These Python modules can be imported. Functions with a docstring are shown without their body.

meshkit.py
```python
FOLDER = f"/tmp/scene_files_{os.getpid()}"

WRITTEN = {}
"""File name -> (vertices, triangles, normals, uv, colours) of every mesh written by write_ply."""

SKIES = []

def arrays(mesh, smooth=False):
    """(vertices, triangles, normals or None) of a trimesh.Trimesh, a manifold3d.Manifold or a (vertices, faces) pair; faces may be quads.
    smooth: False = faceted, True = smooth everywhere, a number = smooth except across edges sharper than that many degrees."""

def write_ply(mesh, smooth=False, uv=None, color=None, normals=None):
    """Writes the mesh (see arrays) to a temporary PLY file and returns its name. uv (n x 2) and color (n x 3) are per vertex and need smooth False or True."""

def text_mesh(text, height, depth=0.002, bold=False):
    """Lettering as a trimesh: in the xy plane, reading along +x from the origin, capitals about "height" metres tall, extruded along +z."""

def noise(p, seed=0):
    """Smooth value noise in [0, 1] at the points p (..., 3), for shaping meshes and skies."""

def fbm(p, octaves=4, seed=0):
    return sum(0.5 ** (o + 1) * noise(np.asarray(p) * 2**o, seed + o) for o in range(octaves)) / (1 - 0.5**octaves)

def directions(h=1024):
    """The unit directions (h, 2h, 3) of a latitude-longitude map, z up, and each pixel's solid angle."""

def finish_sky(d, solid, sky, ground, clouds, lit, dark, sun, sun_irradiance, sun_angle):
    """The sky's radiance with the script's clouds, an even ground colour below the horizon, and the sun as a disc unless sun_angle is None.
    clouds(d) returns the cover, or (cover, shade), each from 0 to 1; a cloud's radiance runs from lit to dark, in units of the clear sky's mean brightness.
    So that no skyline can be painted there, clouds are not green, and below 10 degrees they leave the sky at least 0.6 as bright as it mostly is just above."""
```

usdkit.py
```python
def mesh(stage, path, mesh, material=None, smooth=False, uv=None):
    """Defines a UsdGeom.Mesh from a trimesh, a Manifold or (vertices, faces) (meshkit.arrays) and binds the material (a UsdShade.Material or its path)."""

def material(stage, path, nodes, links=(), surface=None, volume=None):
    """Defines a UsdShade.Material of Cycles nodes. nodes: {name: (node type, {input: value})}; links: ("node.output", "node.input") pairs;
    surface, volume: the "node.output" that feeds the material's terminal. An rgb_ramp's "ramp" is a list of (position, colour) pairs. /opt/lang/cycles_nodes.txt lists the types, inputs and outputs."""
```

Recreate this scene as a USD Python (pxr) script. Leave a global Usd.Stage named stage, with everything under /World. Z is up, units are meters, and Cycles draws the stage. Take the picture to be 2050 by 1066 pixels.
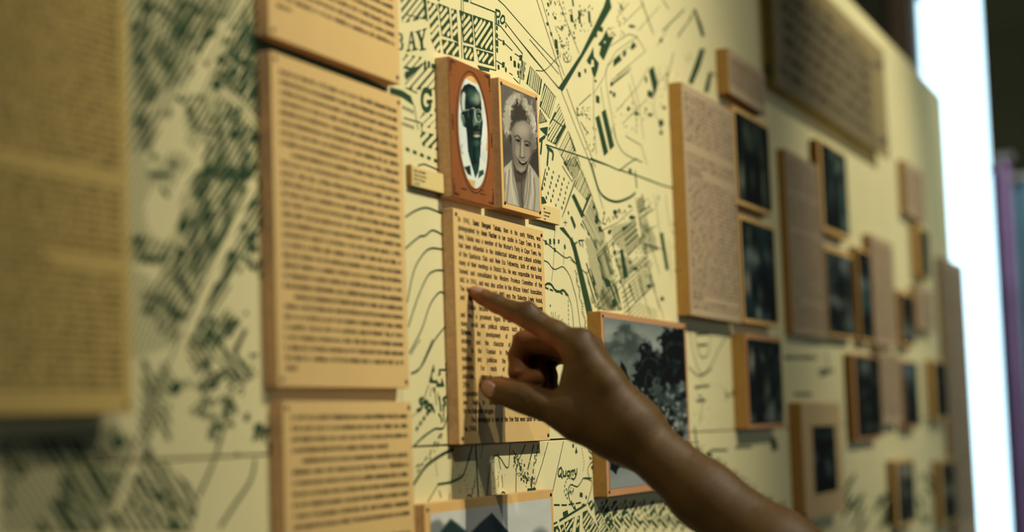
import math, random
import numpy as np
import trimesh
import shapely
from shapely.geometry import Polygon, LineString, MultiPolygon, box as sbox
from shapely.ops import unary_union
import usdkit, meshkit
from pxr import Usd, UsdGeom, UsdLux, UsdShade, Gf, Sdf, Vt

stage = Usd.Stage.CreateInMemory()
UsdGeom.SetStageUpAxis(stage, UsdGeom.Tokens.z)
UsdGeom.SetStageMetersPerUnit(stage, 1.0)
UsdGeom.Xform.Define(stage, '/World')
UsdGeom.Scope.Define(stage, '/World/Looks')
rng = random.Random(7)
nrg = np.random.default_rng(7)

# ------------------------------------------------------------------ camera
W, H, FPX = 2050, 1066, 3500.0
CAM = np.array([0.0, -0.56, 1.5])


def basis(yaw, pitch, roll):
    yaw, pitch, roll = np.radians([yaw, pitch, roll])
    fw = np.array([np.cos(yaw) * np.cos(pitch), np.sin(yaw) * np.cos(pitch), np.sin(pitch)])
    r = np.cross(fw, [0, 0, 1]); r /= np.linalg.norm(r)
    u = np.cross(r, fw)
    c, s = np.cos(roll), np.sin(roll)
    return np.array([c * r + s * u, -s * r + c * u, fw])


MB = basis(22.20, 5.287, -1.896)
cam = UsdGeom.Camera.Define(stage, '/World/camera')
m = np.eye(4); m[0, :3] = MB[0]; m[1, :3] = MB[1]; m[2, :3] = -MB[2]; m[3, :3] = CAM
cam.AddTransformOp().Set(Gf.Matrix4d(*m.ravel().tolist()))
cam.CreateHorizontalApertureAttr(36.0)
cam.CreateVerticalApertureAttr(36.0 * H / W)
cam.CreateFocalLengthAttr(36.0 * FPX / W)
cam.CreateClippingRangeAttr(Gf.Vec2f(0.05, 200))
cam.CreateFStopAttr(3.1)
cam.CreateFocusDistanceAttr(1.52)
cam.CreateExposureAttr(0.28)


def ray(px, py):
    return np.array([(px - W / 2) / FPX, (H / 2 - py) / FPX, 1]) @ MB


def at(px, py, y=0.0):                       # the point of the plane y = const seen at a pixel of the photograph
    d = ray(px, py)
    return CAM + d * (y - CAM[1]) / d[1]


def at_x(px, py, x):
    d = ray(px, py)
    return CAM + d * (x - CAM[0]) / d[0]


def proj(p):
    a = (np.asarray(p) - CAM) @ MB.T
    return W / 2 + FPX * a[..., 0] / a[..., 2], H / 2 - FPX * a[..., 1] / a[..., 2]


# ------------------------------------------------------------------ light
def lin(r, g, b):
    c = np.array([r, g, b]) / 255.0
    return np.where(c <= 0.04045, c / 12.92, ((c + 0.055) / 1.055) ** 2.4)


def spot(name, pos, target, power, color, cone, radius=0.02, soft=0.6):
    l = UsdLux.SphereLight.Define(stage, '/World/' + name)
    pos, target = np.array(pos, float), np.array(target, float)
    z = pos - target; z /= np.linalg.norm(z)
    x = np.cross([0, 0, 1], z); x /= np.linalg.norm(x)
    y = np.cross(z, x)
    mm = np.eye(4); mm[0, :3] = x; mm[1, :3] = y; mm[2, :3] = z; mm[3, :3] = pos
    l.AddTransformOp().Set(Gf.Matrix4d(*mm.ravel().tolist()))
    l.CreateRadiusAttr(radius)
    l.CreateIntensityAttr(power)
    l.CreateColorAttr(Gf.Vec3f(*color))
    l.CreateNormalizeAttr(True)
    sh = UsdLux.ShapingAPI.Apply(l.GetPrim())
    sh.CreateShapingConeAngleAttr(cone)
    sh.CreateShapingConeSoftnessAttr(soft)
    return l


WARM = (1.0, 0.92, 0.73)
spot('spot_light', (1.38, -1.30, 2.95), (1.42, 0, 1.80), 30, WARM, 26, soft=0.9)
spot('spot_light_001', (1.52, -1.32, 2.95), (1.70, 0, 1.90), 12, WARM, 26, soft=0.9)
spot('spot_light_002', (3.05, -1.30, 2.95), (3.05, 0, 1.95), 26, WARM, 24, soft=0.9)
spot('spot_light_003', (-0.10, -1.25, 3.20), (0.80, 0, 1.65), 17, WARM, 30, soft=0.9)
dome = UsdLux.DomeLight.Define(stage, '/World/sky_light')
dome.CreateIntensityAttr(1.0)
dome.CreateColorAttr(Gf.Vec3f(0.60, 0.86, 1.0))
dome.CreateExposureAttr(0.1)
fill = UsdLux.RectLight.Define(stage, '/World/room_fill_light')  # unseen cool fill added near the back wall, which has no window
fill.CreateWidthAttr(2.4); fill.CreateHeightAttr(1.6)
fill.CreateIntensityAttr(1.4)
fill.CreateColorAttr(Gf.Vec3f(0.72, 0.86, 1.0))
far = UsdLux.RectLight.Define(stage, '/World/corner_fill_light')  # added fill under the ceiling to brighten the banners and far corner
far.CreateWidthAttr(0.5); far.CreateHeightAttr(0.8)
far.CreateIntensityAttr(90.0)
far.CreateColorAttr(Gf.Vec3f(0.85, 0.92, 0.85))
far.AddTranslateOp().Set(Gf.Vec3d(4.3, -1.0, 3.48)); far.AddRotateXYZOp().Set(Gf.Vec3f(0, -55, 0))
fill.AddTranslateOp().Set(Gf.Vec3d(4.0, -3.9, 2.0)); fill.AddRotateXYZOp().Set(Gf.Vec3f(90, 0, 0))


# ------------------------------------------------------------------ helpers
names = {}


def numbered(parent, name):
    key = (parent, name)
    n = names.get(key, 0); names[key] = n + 1
    return f'{parent}/{name}' if n == 0 else f'{parent}/{name}_{n:03d}'


def tag(p, label=None, cat=None, group=None, kind=None):
    for k, v in (('label', label), ('category', cat), ('group', group), ('kind', kind)):
        if v:
            p.SetCustomDataByKey(k, v)
    return p


def thing(name, label, cat, loc=(0, 0, 0), roty=0.0, group=None):
    x = UsdGeom.Xform.Define(stage, numbered('/World', name))
    x.AddTranslateOp().Set(Gf.Vec3d(*map(float, loc)))
    if roty:
        x.AddRotateYOp().Set(float(roty))
    return tag(x.GetPrim(), label, cat, group)


def obj(name, mesh, mat, parent=None, smooth=False, color=None):
    base = '/World' if parent is None else str(parent.GetPath())
    me = usdkit.mesh(stage, numbered(base, name), mesh, mat, smooth)
    if color is not None:
        UsdGeom.PrimvarsAPI(me).CreatePrimvar('print', Sdf.ValueTypeNames.Color3fArray, 'vertex').Set(Vt.Vec3fArray.FromNumpy(np.asarray(color, np.float32)))
    return me.GetPrim()


def cat_(ms):
    ms = [q for q in ms if q is not None]
    return ms[0] if len(ms) == 1 else trimesh.util.concatenate(ms)


def bbox(x0, x1, y0, y1, z0, z1, ch=0.0):
    if ch <= 0:
        b = trimesh.creation.box([x1 - x0, y1 - y0, z1 - z0]); b.apply_translation([(x0 + x1) / 2, (y0 + y1) / 2, (z0 + z1) / 2]); return b
    pts = []
    for sx in (0, 1):
        for sy in (0, 1):
            for sz in (0, 1):
                p = np.array([(x0, x1)[sx], (y0, y1)[sy], (z0, z1)[sz]], float)
                d = np.array([1 - 2 * sx, 1 - 2 * sy, 1 - 2 * sz]) * ch
                for k in range(3):
                    q = p + d; q[k] = p[k]; pts.append(q)
    return trimesh.convex.convex_hull(np.array(pts))


def flat(geom, y):                            # polygons of the (x, z) plane as one mesh facing -y
    vs, fs, n = [], [], 0
    for g in getattr(geom, 'geoms', [geom]):
        if g.is_empty or g.geom_type != 'Polygon' or g.area < 1e-9:
            continue
        v, f = trimesh.creation.triangulate_polygon(g, engine='earcut')
        v3 = np.stack([v[:, 0], np.full(len(v), y), v[:, 1]], 1)
        a = np.cross(v3[f[:, 1]] - v3[f[:, 0]], v3[f[:, 2]] - v3[f[:, 0]])[:, 1]
        f = np.where((a > 0)[:, None], f[:, ::-1], f)
        vs.append(v3); fs.append(f + n); n += len(v)
    return (np.vstack(vs), np.vstack(fs)) if vs else None


def quads(q, y):                              # (n, 4, 2) corner arrays -> one flat mesh facing -y
    q = np.asarray(q, float)
    v = np.stack([q[..., 0], np.full(q.shape[:2], y), q[..., 1]], -1).reshape(-1, 3)
    i = np.arange(len(q))[:, None] * 4
    return v, np.vstack([i + [0, 1, 2], i + [0, 2, 3]])


# ------------------------------------------------------------------ materials
def L(name):
    return '/World/Looks/' + name


def plain(name, rgb, rough=0.6, spec=0.3, noise=None, bump=None, vec='object', stretch=(1, 1, 1)):
    c = lin(*rgb)
    nodes = {'p': ('principled_bsdf', {'base_color': c, 'roughness': rough, 'specular_ior_level': spec}), 'tc': ('texture_coordinate', {}),
             'mp': ('mapping', {'scale': stretch})}
    links = [(f'tc.{vec}', 'mp.vector')]
    if noise:
        sc, amt = noise
        nodes['n'] = ('noise_texture', {'scale': sc, 'detail': 4, 'roughness': 0.6})
        nodes['r'] = ('rgb_ramp', {'ramp': [(0.25, c * (1 - amt)), (0.75, np.minimum(c * (1 + amt), 1))]})
        links += [('mp.vector', 'n.vector'), ('n.fac', 'r.fac'), ('r.color', 'p.base_color')]
    if bump:
        nodes['bn'] = ('noise_texture', {'scale': bump[0], 'detail': 3})
        nodes['b'] = ('bump', {'strength': bump[1], 'distance': bump[2]})
        links += [('mp.vector', 'bn.vector'), ('bn.fac', 'b.height'), ('b.normal', 'p.normal')]
    return usdkit.material(stage, L(name), nodes, links, surface='p.BSDF')


M = {}
M['paper'] = plain('paper', (222, 213, 160), 0.75, 0.15, noise=(6, 0.05), bump=(900, 0.12, 0.0004))
M['ink'] = plain('ink', (40, 68, 40), 0.7, 0.2, noise=(60, 0.18))
M['tan'] = plain('tan_face', (222, 188, 122), 0.55, 0.3, noise=(25, 0.04))
M['tan_olive'] = plain('tan_olive_face', (206, 178, 100), 0.55, 0.3, noise=(25, 0.04))
M['pink_tan'] = plain('pink_tan_face', (182, 160, 126), 0.6, 0.25, noise=(25, 0.04))
M['amber'] = plain('amber_face', (226, 184, 112), 0.5, 0.3, noise=(30, 0.05))
M['orange'] = plain('orange_face', (190, 140, 94), 0.5, 0.3, noise=(30, 0.05))
M['cream'] = plain('cream_face', (222, 200, 134), 0.55, 0.3, noise=(30, 0.03))
M['mdf'] = plain('mdf_edge', (204, 166, 124), 0.8, 0.15, noise=(220, 0.16), bump=(700, 0.2, 0.0006))
M['mdf_gold'] = plain('mdf_edge_gold', (164, 126, 66), 0.75, 0.15, noise=(220, 0.14), bump=(700, 0.2, 0.0006))
M['text'] = plain('black_lettering', (26, 20, 14), 0.6, 0.25)
M['text_brown'] = plain('brown_lettering', (66, 50, 28), 0.6, 0.25)
M['sepia'] = plain('sepia_mount', (142, 84, 38), 0.5, 0.3, noise=(40, 0.10))
M['sepia_dark'] = plain('sepia_ornament', (70, 38, 18), 0.55, 0.3)
M['screw'] = plain('blackened_screw', (34, 28, 22), 0.45, 0.5)
M['acrylic_text'] = plain('grey_lettering', (70, 68, 44), 0.6, 0.25)
M['mat_board'] = plain('mat_board', (216, 186, 132), 0.7, 0.2, noise=(60, 0.04))
M['dark_wall'] = plain('dark_wall', (50, 50, 34), 0.9, 0.1, noise=(1.5, 0.25))
M['floor'] = plain('dark_floor', (70, 58, 44), 0.5, 0.4, noise=(2, 0.2))
M['ceiling'] = plain('ceiling_paint', (60, 56, 46), 0.9, 0.1, noise=(1.5, 0.15))
M['brown_post'] = plain('brown_post', (78, 60, 40), 0.7, 0.2, noise=(4, 0.15))
M['frame_blue'] = plain('window_frame_paint', (120, 128, 132), 0.5, 0.3)
M['purple'] = plain('purple_fabric', (150, 120, 160), 0.85, 0.15, noise=(5, 0.2))
M['blue'] = plain('blue_fabric', (96, 134, 150), 0.85, 0.15, noise=(5, 0.2))
M['navy'] = plain('navy_fabric', (26, 56, 96), 0.85, 0.15, noise=(5, 0.2))
M['steel'] = plain('steel', (120, 120, 116), 0.35, 0.6)
M['lamp_black'] = plain('lamp_black', (24, 24, 24), 0.5, 0.4)
M['print'] = usdkit.material(stage, L('photo_print'), {'a': ('attribute', {'attribute': 'print'}), 'p': ('principled_bsdf', {'roughness': 0.45, 'specular_ior_level': 0.35})},
                             [('a.color', 'p.base_color')], surface='p.BSDF')
M['acrylic'] = usdkit.material(stage, L('smoked_acrylic'), {
    't': ('transparent_bsdf', {'color': lin(226, 214, 180)}), 'd': ('principled_bsdf', {'base_color': lin(158, 148, 116), 'roughness': 0.5}), 'x': ('mix_closure', {'fac': 0.5})},
    [('t.BSDF', 'x.closure1'), ('d.BSDF', 'x.closure2')], surface='x.closure')
M['pane'] = usdkit.material(stage, L('window_pane'), {
    't': ('transparent_bsdf', {'color': (0.97, 0.99, 1.0)}), 'g': ('glossy_bsdf', {'color': (0.9, 0.95, 1.0), 'roughness': 0.02}), 'f': ('fresnel', {'IOR': 1.45}), 'x': ('mix_closure', {})},
    [('f.fac', 'x.fac'), ('t.BSDF', 'x.closure1'), ('g.BSDF', 'x.closure2')], surface='x.closure')

# ------------------------------------------------------------------ the room
X0, X1, Y0, Y1, ZT = -2.4, 7.4, -4.0, 2.2, 3.5
def struct(name, mesh, mat):
    return tag(obj(name, mesh, mat), kind='structure')
struct('floor', bbox(X0, X1, Y0, Y1, -0.1, 0), M['floor'])
struct('ceiling', bbox(X0, X1, Y0, Y1, ZT, ZT + 0.1), M['ceiling'])
struct('wall_left', bbox(X0 - 0.1, X0, Y0, Y1, 0, ZT), M['dark_wall'])
struct('wall_back', bbox(X0, X1, Y0 - 0.1, Y0, 0, ZT), M['dark_wall'])
struct('wall_front', bbox(X0, X1, Y1, Y1 + 0.1, 0, ZT), M['dark_wall'])
def at_wx(px, py):
    return at_x(px, py, X1)
wl, wr = at_wx(1831, 60)[1], at_wx(1966, 60)[1]
WZ0, WZ1 = 0.25, 3.3
struct('wall_right', cat_([bbox(X1, X1 + 0.12, Y0, wr, 0, ZT), bbox(X1, X1 + 0.12, wl, Y1, 0, ZT), bbox(X1, X1 + 0.12, wr, wl, 0, WZ0), bbox(X1, X1 + 0.12, wr, wl, WZ1, ZT)]), M['dark_wall'])
w1 = tag(UsdGeom.Xform.Define(stage, '/World/window_1').GetPrim(), kind='structure')
obj('window_frame', cat_([bbox(X1 + .04, X1 + .10, wr - .02, wr + .012, WZ0, WZ1), bbox(X1 + .04, X1 + .10, wl - .012, wl + .02, WZ0, WZ1),
                          bbox(X1 + .04, X1 + .10, wr, wl, WZ0, WZ0 + .03), bbox(X1 + .04, X1 + .10, wr, wl, WZ1 - .03, WZ1)]), M['frame_blue'], w1)
obj('pane', bbox(X1 + .066, X1 + .074, wr, wl, WZ0, WZ1), M['pane'], w1)
pw = wl + 0.10
struct('trim_1', bbox(X1 - 0.05, X1, wl + 0.002, pw, 0, ZT, 0.004), M['brown_post'])

# ------------------------------------------------------------------ the display wall with its printed street map
BX0, BX1, BZ1, SEAM = -1.2, 3.965, 2.209, 1.4882
wallb = thing('display_wall', 'large cream freestanding display wall printed with an enlarged green street map, carrying all the panels', 'display wall', ((BX0 + BX1) / 2, 0.04, 0))
def wl_(m_):                                  # world -> the display wall's own frame
    if isinstance(m_, tuple):
        return (m_[0] - [(BX0 + BX1) / 2, 0.04, 0], m_[1])
    m_ = m_.copy(); m_.apply_translation([-(BX0 + BX1) / 2, -0.04, 0]); return m_
obj('core', wl_(bbox(BX0, BX1, 0.004, 0.075, 0.06, BZ1, 0.002)), M['brown_post'], wallb)
obj('foot', wl_(bbox(BX0 + 0.3, BX0 + 0.5, -0.2, 0.28, 0, 0.06, 0.004)), M['lamp_black'], wallb)
obj('foot', wl_(bbox(BX1 - 0.5, BX1 - 0.3, -0.2, 0.28, 0, 0.06, 0.004)), M['lamp_black'], wallb)
sheets = []
for z0, z1 in ((SEAM + 0.0007, BZ1), (0.06, SEAM - 0.0007)):
    sheets.append((obj('map_sheet', wl_(bbox(BX0, BX1, 0.0, 0.004, z0, z1, 0.0004)), M['paper'], wallb), z0, z1))

INK = []                                      # polygons in metres on the plane of the map
CROP = dict(a=(790, 0, 4.1), b=(1060, 0, 3.2294), c=(1080, 320, 3.331), d=(820, 860, 4.881), e=(810, 680, 4.845), f=(810, 300, 1.777), l=(250, 0, 2.962),
            m=(250, 340, 2.962), n=(0, 680, 2.7625), r=(1360, 630, 3.231), t=(1350, 0, 5.329), p=(1060, 520, 6.6625), q=(1200, 800, 4.008), x=(0, 0, 1.0))


def wp(c, pts):
    ox, oy, s = CROP[c]
    return [tuple(at(ox + u / s, oy + v / s)[[0, 2]]) for u, v in pts]


def curve(pts, n=6):                          # Catmull-Rom through the points
    p = np.array([pts[0], *pts, pts[-1]], float); out = []
    for i in range(1, len(p) - 2):
        for t in np.arange(n) / n:
            a, b, c, d = p[i - 1:i + 3]
            out.append(0.5 * (2 * b + (c - a) * t + (2 * a - 5 * b + 4 * c - d) * t ** 2 + (3 * b - a - 3 * c + d) * t ** 3))
    return out + [p[-2]]


def add(g):
    if not g.is_empty:
        INK.append(g)


def ln(c, mm, *pts, smooth=False):
    q = wp(c, pts)
    add(LineString(curve(q) if smooth else q).buffer(mm / 2000, cap_style='flat', join_style='mitre', quad_segs=2, mitre_limit=2))


def po(c, *pts, hole=None, rnd=0.0006):
    g = Polygon(wp(c, pts)).buffer(0)
    if hole is not None:
        g = g.difference(Polygon(wp(c, hole)))
    add(g.buffer(-rnd).buffer(rnd, quad_segs=2))


def dash(c, mm, n, *pts, duty=0.6, smooth=False):
    s = LineString(curve(wp(c, pts)) if smooth else wp(c, pts)); T = s.length
    for i in range(n):
        add(shapely.ops.substring(s, T * i / n, T * (i + duty) / n).buffer(mm / 2000, cap_style='flat'))


def dots(c, mm, *pts):
    for q in wp(c, pts):
        k = mm * rng.uniform(0.8, 1.25) / 2000
        a = rng.uniform(-0.4, 0.4)
        add(shapely.affinity.rotate(sbox(q[0] - k, q[1] - k * 1.1, q[0] + k, q[1] + k * 1.1), a * 57).buffer(k * 0.2, quad_segs=1))


def block(c, d, pitch, cream, edge, *pts):    # a city block: ink with cream hatch strokes along d inside an ink border of "edge" mm
    g = Polygon(wp(c, pts)).buffer(0)
    if g.is_empty:
        return
    inner = g.buffer(-edge / 1000, join_style='mitre')
    a, b = (np.array(q) for q in wp(c, [pts[0], (pts[0][0] + d[0], pts[0][1] + d[1])]))
    u = (b - a) / np.linalg.norm(b - a); nn = np.array([-u[1], u[0]]); cen = np.array(g.centroid.coords[0])
    R = math.hypot(g.bounds[2] - g.bounds[0], g.bounds[3] - g.bounds[1])
    cut = []
    for k in range(-int(R / pitch * 1000), int(R / pitch * 1000) + 1):
        o = cen + nn * (k + 0.15 * rng.uniform(-1, 1)) * pitch / 1000
        s = LineString([o - u * R, o + u * R]).intersection(inner)
        for ss in getattr(s, 'geoms', [s]):
            if ss.length > 0.0012:
                cut.append(ss.buffer(cream / 2000, quad_segs=2))
    g = g.difference(unary_union(cut)) if cut else g
    add(g)


def clump(c, n, sx, sy, mm, cx, cy):          # a scatter of small building blots
    for _ in range(n):
        dots(c, mm * rng.uniform(0.6, 1.4), (cx + rng.uniform(-sx, sx), cy + rng.uniform(-sy, sy)))


def blot(c, u, v, ru, rv, rot=0, n=7):
    ru, rv = 0.82 * ru, 0.82 * rv
    ph = [rng.uniform(0.6, 1.35) for _ in range(n)]; ca, sa = math.cos(rot), math.sin(rot)
    pts = []
    for i in range(n):
        x, y = ru * ph[i] * math.cos(2 * math.pi * i / n), rv * ph[i] * math.sin(2 * math.pi * i / n)
        pts.append((u + ca * x - sa * y, v + sa * x + ca * y))
    po(c, *pts)


def stroke(c, mm, *lines):
    for q in lines:
        s = LineString(curve(wp(c, q), 4)) if len(q) > 2 else LineString(wp(c, q))
        add(s.buffer(mm / 2000, quad_segs=2))


def parcel(c, d, pitch, mm, *pts):
    g = Polygon(wp(c, pts)).buffer(0); a, b = (np.array(q) for q in wp(c, [pts[0], (pts[0][0] + d[0], pts[0][1] + d[1])]))
    u = (b - a) / np.linalg.norm(b - a); nn = np.array([-u[1], u[0]]); cen = np.array(g.centroid.coords[0]); R = math.hypot(g.bounds[2] - g.bounds[0], g.bounds[3] - g.bounds[1])
    for k in range(-int(R / pitch * 1000), int(R / pitch * 1000) + 1):
        o = cen + nn * k * pitch / 1000
        add(LineString([o - u * R, o + u * R]).intersection(g).buffer(mm / 2000, cap_style='flat'))
# top centre: hatched city blocks
D1 = (1, -1.25)
block('a', D1, 5.2, 3.4, 0.6, (48, -30), (238, -30), (250, 150), (60, 190))
po('a', (232, -20), (256, -20), (270, 185), (250, 150))
ln('a', 0.8, (95, 120), (250, 155))
block('a', D1, 5.6, 3.4, 1.3, (268, 5), (348, 40), (374, 435), (340, 425), (300, 330))
block('a', D1, 5.6, 3.2, 2.2, (355, 25), (445, 62), (462, 318), (386, 292))
block('a', D1, 5.6, 3.0, 1.6, (462, 68), (506, 82), (522, 348), (478, 325))
block('a', D1, 5.6, 3.0, 1.4, (384, 322), (522, 352), (528, 470), (402, 440))
block('a', D1, 5.4, 3.2, 2.6, (528, 82), (634, 122), (648, 368), (562, 346), (545, 190))
block('a', (1, -1.5), 5.4, 3.2, 2.4, (640, 122), (804, 178), (808, 428), (662, 388))
block('a', (1, -1.7), 5.4, 3.0, 2.2, (560, 370), (645, 390), (650, 505), (568, 485))
block('a', (1, -1.3), 5.4, 3.0, 2.0, (668, 402), (808, 442), (815, 545), (690, 512))
ln('a', 1.1, (545, -20), (550, 482)); ln('a', 0.7, (562, -20), (566, 350))
ln('a', 1.0, (622, -20), (622, 20), (825, 100)); ln('a', 0.9, (822, 98), (826, 330), (830, 578), (680, 540))
po('a', (545, -10), (605, -10), (605, 20), (570, 10)); po('a', (340, -10), (375, -10), (362, 14))
po('a', (675, 535), (780, 570), (775, 590), (700, 575))
ln('a', 0.9, (828, 195), (868, 215), (1048, 440), (1025, 692))
ln('a', 0.8, (830, -20), (898, 42), (1140, 320), (1353, 548))
ln('a', 0.8, (905, 180), (1130, 470), (1353, 730))
dots('a', 3.4, (838, 230), (838, 292), (840, 355), (840, 412), (893, 350), (954, 480), (985, 525), (1017, 540), (1012, 597), (852, 552), (912, 572))
po('a', (1025, 450), (1046, 455), (1043, 500), (1022, 495)); po('a', (882, 508), (903, 512), (900, 558), (880, 552))
for q in (((845, 318), (880, 335)), ((898, 352), (965, 416)), ((985, 440), (1045, 478)), ((832, 498), (882, 530)), ((940, 598), (968, 618)), ((975, 640), (1016, 682))):
    ln('a', 0.8, *q)
stroke('a', 2.0, ((830, 80), (836, 195)), ((830, 82), (862, 96), (858, 135), (834, 138)), ((884, 128), (868, 160), (876, 190), (898, 180), (900, 140), (884, 128)))
dots('a', 2.2, (852, 182), (912, 216))
# BAY
po('a', (30, 262), (62, 280), (68, 320), (58, 335), (72, 365), (66, 408), (30, 415), (30, 400), (52, 395), (54, 350), (40, 338), (40, 325), (52, 315), (50, 290), (30, 280), rnd=0.0001)
po('a', (92, 428), (95, 412), (107, 408), (130, 258), (146, 258), (172, 395), (186, 396), (188, 410), (142, 420), (140, 406), (152, 402), (146, 355), (122, 362), (116, 405), (128, 406), (130, 420), hole=[(126, 342), (145, 336), (136, 280)], rnd=0.0001)
po('a', (168, 258), (212, 244), (214, 256), (202, 262), (222, 318), (238, 252), (226, 252), (226, 240), (262, 228), (262, 240), (252, 244), (230, 340), (236, 398), (256, 396), (256, 410), (202, 418), (202, 406), (214, 402), (208, 345), (182, 268), (170, 270), rnd=0.0001)
# G and the letter behind the portrait
stroke('a', 4.6, ((292, 770), (270, 742), (240, 748), (224, 800), (228, 862), (252, 900), (280, 894), (290, 862)))
stroke('a', 3.2, ((268, 838), (302, 832)), ((296, 738), (298, 780)))
stroke('a', 5.0, ((366, 722), (366, 905)))
dots('a', 2.4, (332, 905))
# hatched wedge under BAY
block('a', (1, -1.1), 5.6, 4.4, 0.4, (60, 440), (225, 470), (345, 600), (352, 735), (90, 735))
po('a', (80, 540), (128, 556), (190, 545), (226, 515), (225, 540), (150, 610), (92, 662), (82, 590), (120, 580), (84, 560))
po('a', (240, 505), (258, 510), (256, 590), (238, 580)); po('a', (270, 500), (290, 505), (290, 560), (268, 550)); po('a', (300, 520), (335, 530), (336, 570), (302, 560))
po('a', (-40, 715), (60, 742), (130, 788), (158, 868), (60, 800), (-40, 775)); ln('a', 1.0, (90, 720), (185, 765))
ln('a', 0.9, (158, 860), (190, 1066)); dash('a', 2.6, 6, (64, 878), (160, 925), duty=0.5); dash('a', 2.6, 6, (50, 1010), (165, 1052), duty=0.5)
block('a', (1, -0.9), 5.5, 4.7, 0.2, (200, 920), (360, 950), (362, 1060), (220, 1040))
dash('x', 2.6, 5, (812, 298), (882, 326), duty=0.5); ln('x', 1.0, (808, 236), (842, 246), (846, 270))
block('x', (1, -1.0), 6.5, 4.0, 0.8, (838, 262), (882, 272), (884, 304), (846, 292))
ln('x', 1.2, (812, 333), (822, 330)); ln('x', 1.2, (836, 332), (848, 329), (862, 334), (886, 345), smooth=True)

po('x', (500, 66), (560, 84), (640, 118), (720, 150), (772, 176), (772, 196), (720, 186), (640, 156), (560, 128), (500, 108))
# east of the portraits
DV = (-0.15, 1)
block('b', (0.08, 1), 3.6, 2.4, 0.9, (-48, 390), (-24, 408), (-38, 520), (-76, 500))
block('b', DV, 3.8, 2.5, 1.2, (4, 425), (80, 517), (66, 615), (-22, 540))
block('b', (-0.3, 1), 3.6, 2.4, 1.4, (95, 536), (170, 628), (130, 768), (64, 685))
block('b', (-0.6, 1), 3.4, 2.4, 1.2, (188, 668), (230, 795), (165, 935), (112, 905), (132, 790))
block('b', (-0.5, 1), 3.4, 2.6, 0.8, (238, 818), (298, 975), (318, 1080), (240, 1075), (170, 945))
po('b', (225, 795), (236, 820), (170, 938), (158, 930)); po('b', (240, 815), (300, 975), (288, 980))
block('b', (-0.1, 1), 3.4, 1.8, 1.2, (66, 705), (114, 788), (60, 800)); po('b', (62, 830), (118, 820), (112, 882), (80, 850))
ln('b', 1.0, (150, 770), (230, 830)); ln('b', 1.0, (200, 1000), (240, 1066))
po('b', (515, -30), (530, 50), (425, 230), (212, 592), (185, 568), (330, 350), (480, 40), (500, -30))
ln('b', 0.8, (-75, 250), (0, 340), (190, 575)); ln('b', 0.8, (0, 255), (190, 480)); ln('b', 0.9, (40, -20), (215, 525)); ln('b', 0.7, (72, -20), (185, 375), (225, 490)); ln('b', 0.8, (180, -20), (250, 170), (322, 350))
ln('b', 0.8, (40, 455), (95, 455), (150, 405), (182, 370), smooth=True)
for u, v, a, h in ((115, 155, 6, 12), (140, 220, 6, 14), (172, 285, 9, 32), (210, 180, 6, 10), (272, 118, 9, 26), (292, 165, 6, 8), (322, 110, 6, 44), (386, 110, 7, 40), (290, 245, 5, 10), (225, 300, 8, 6), (165, 115, 7, 12), (280, 20, 5, 22), (120, 30, 6, 14), (180, 340, 6, 16)):
    po('b', (u - a - 3, v - h), (u + a - 3, v - h + 3), (u + a + 3, v + h), (u - a + 3, v + h - 3))
clump('b', 34, 60, 120, 1.5, 240, 170); clump('b', 26, 90, 60, 1.5, 190, 40); clump('b', 22, 50, 90, 1.6, 360, 120); clump('b', 26, 40, 60, 1.4, 215, 330)
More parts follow.
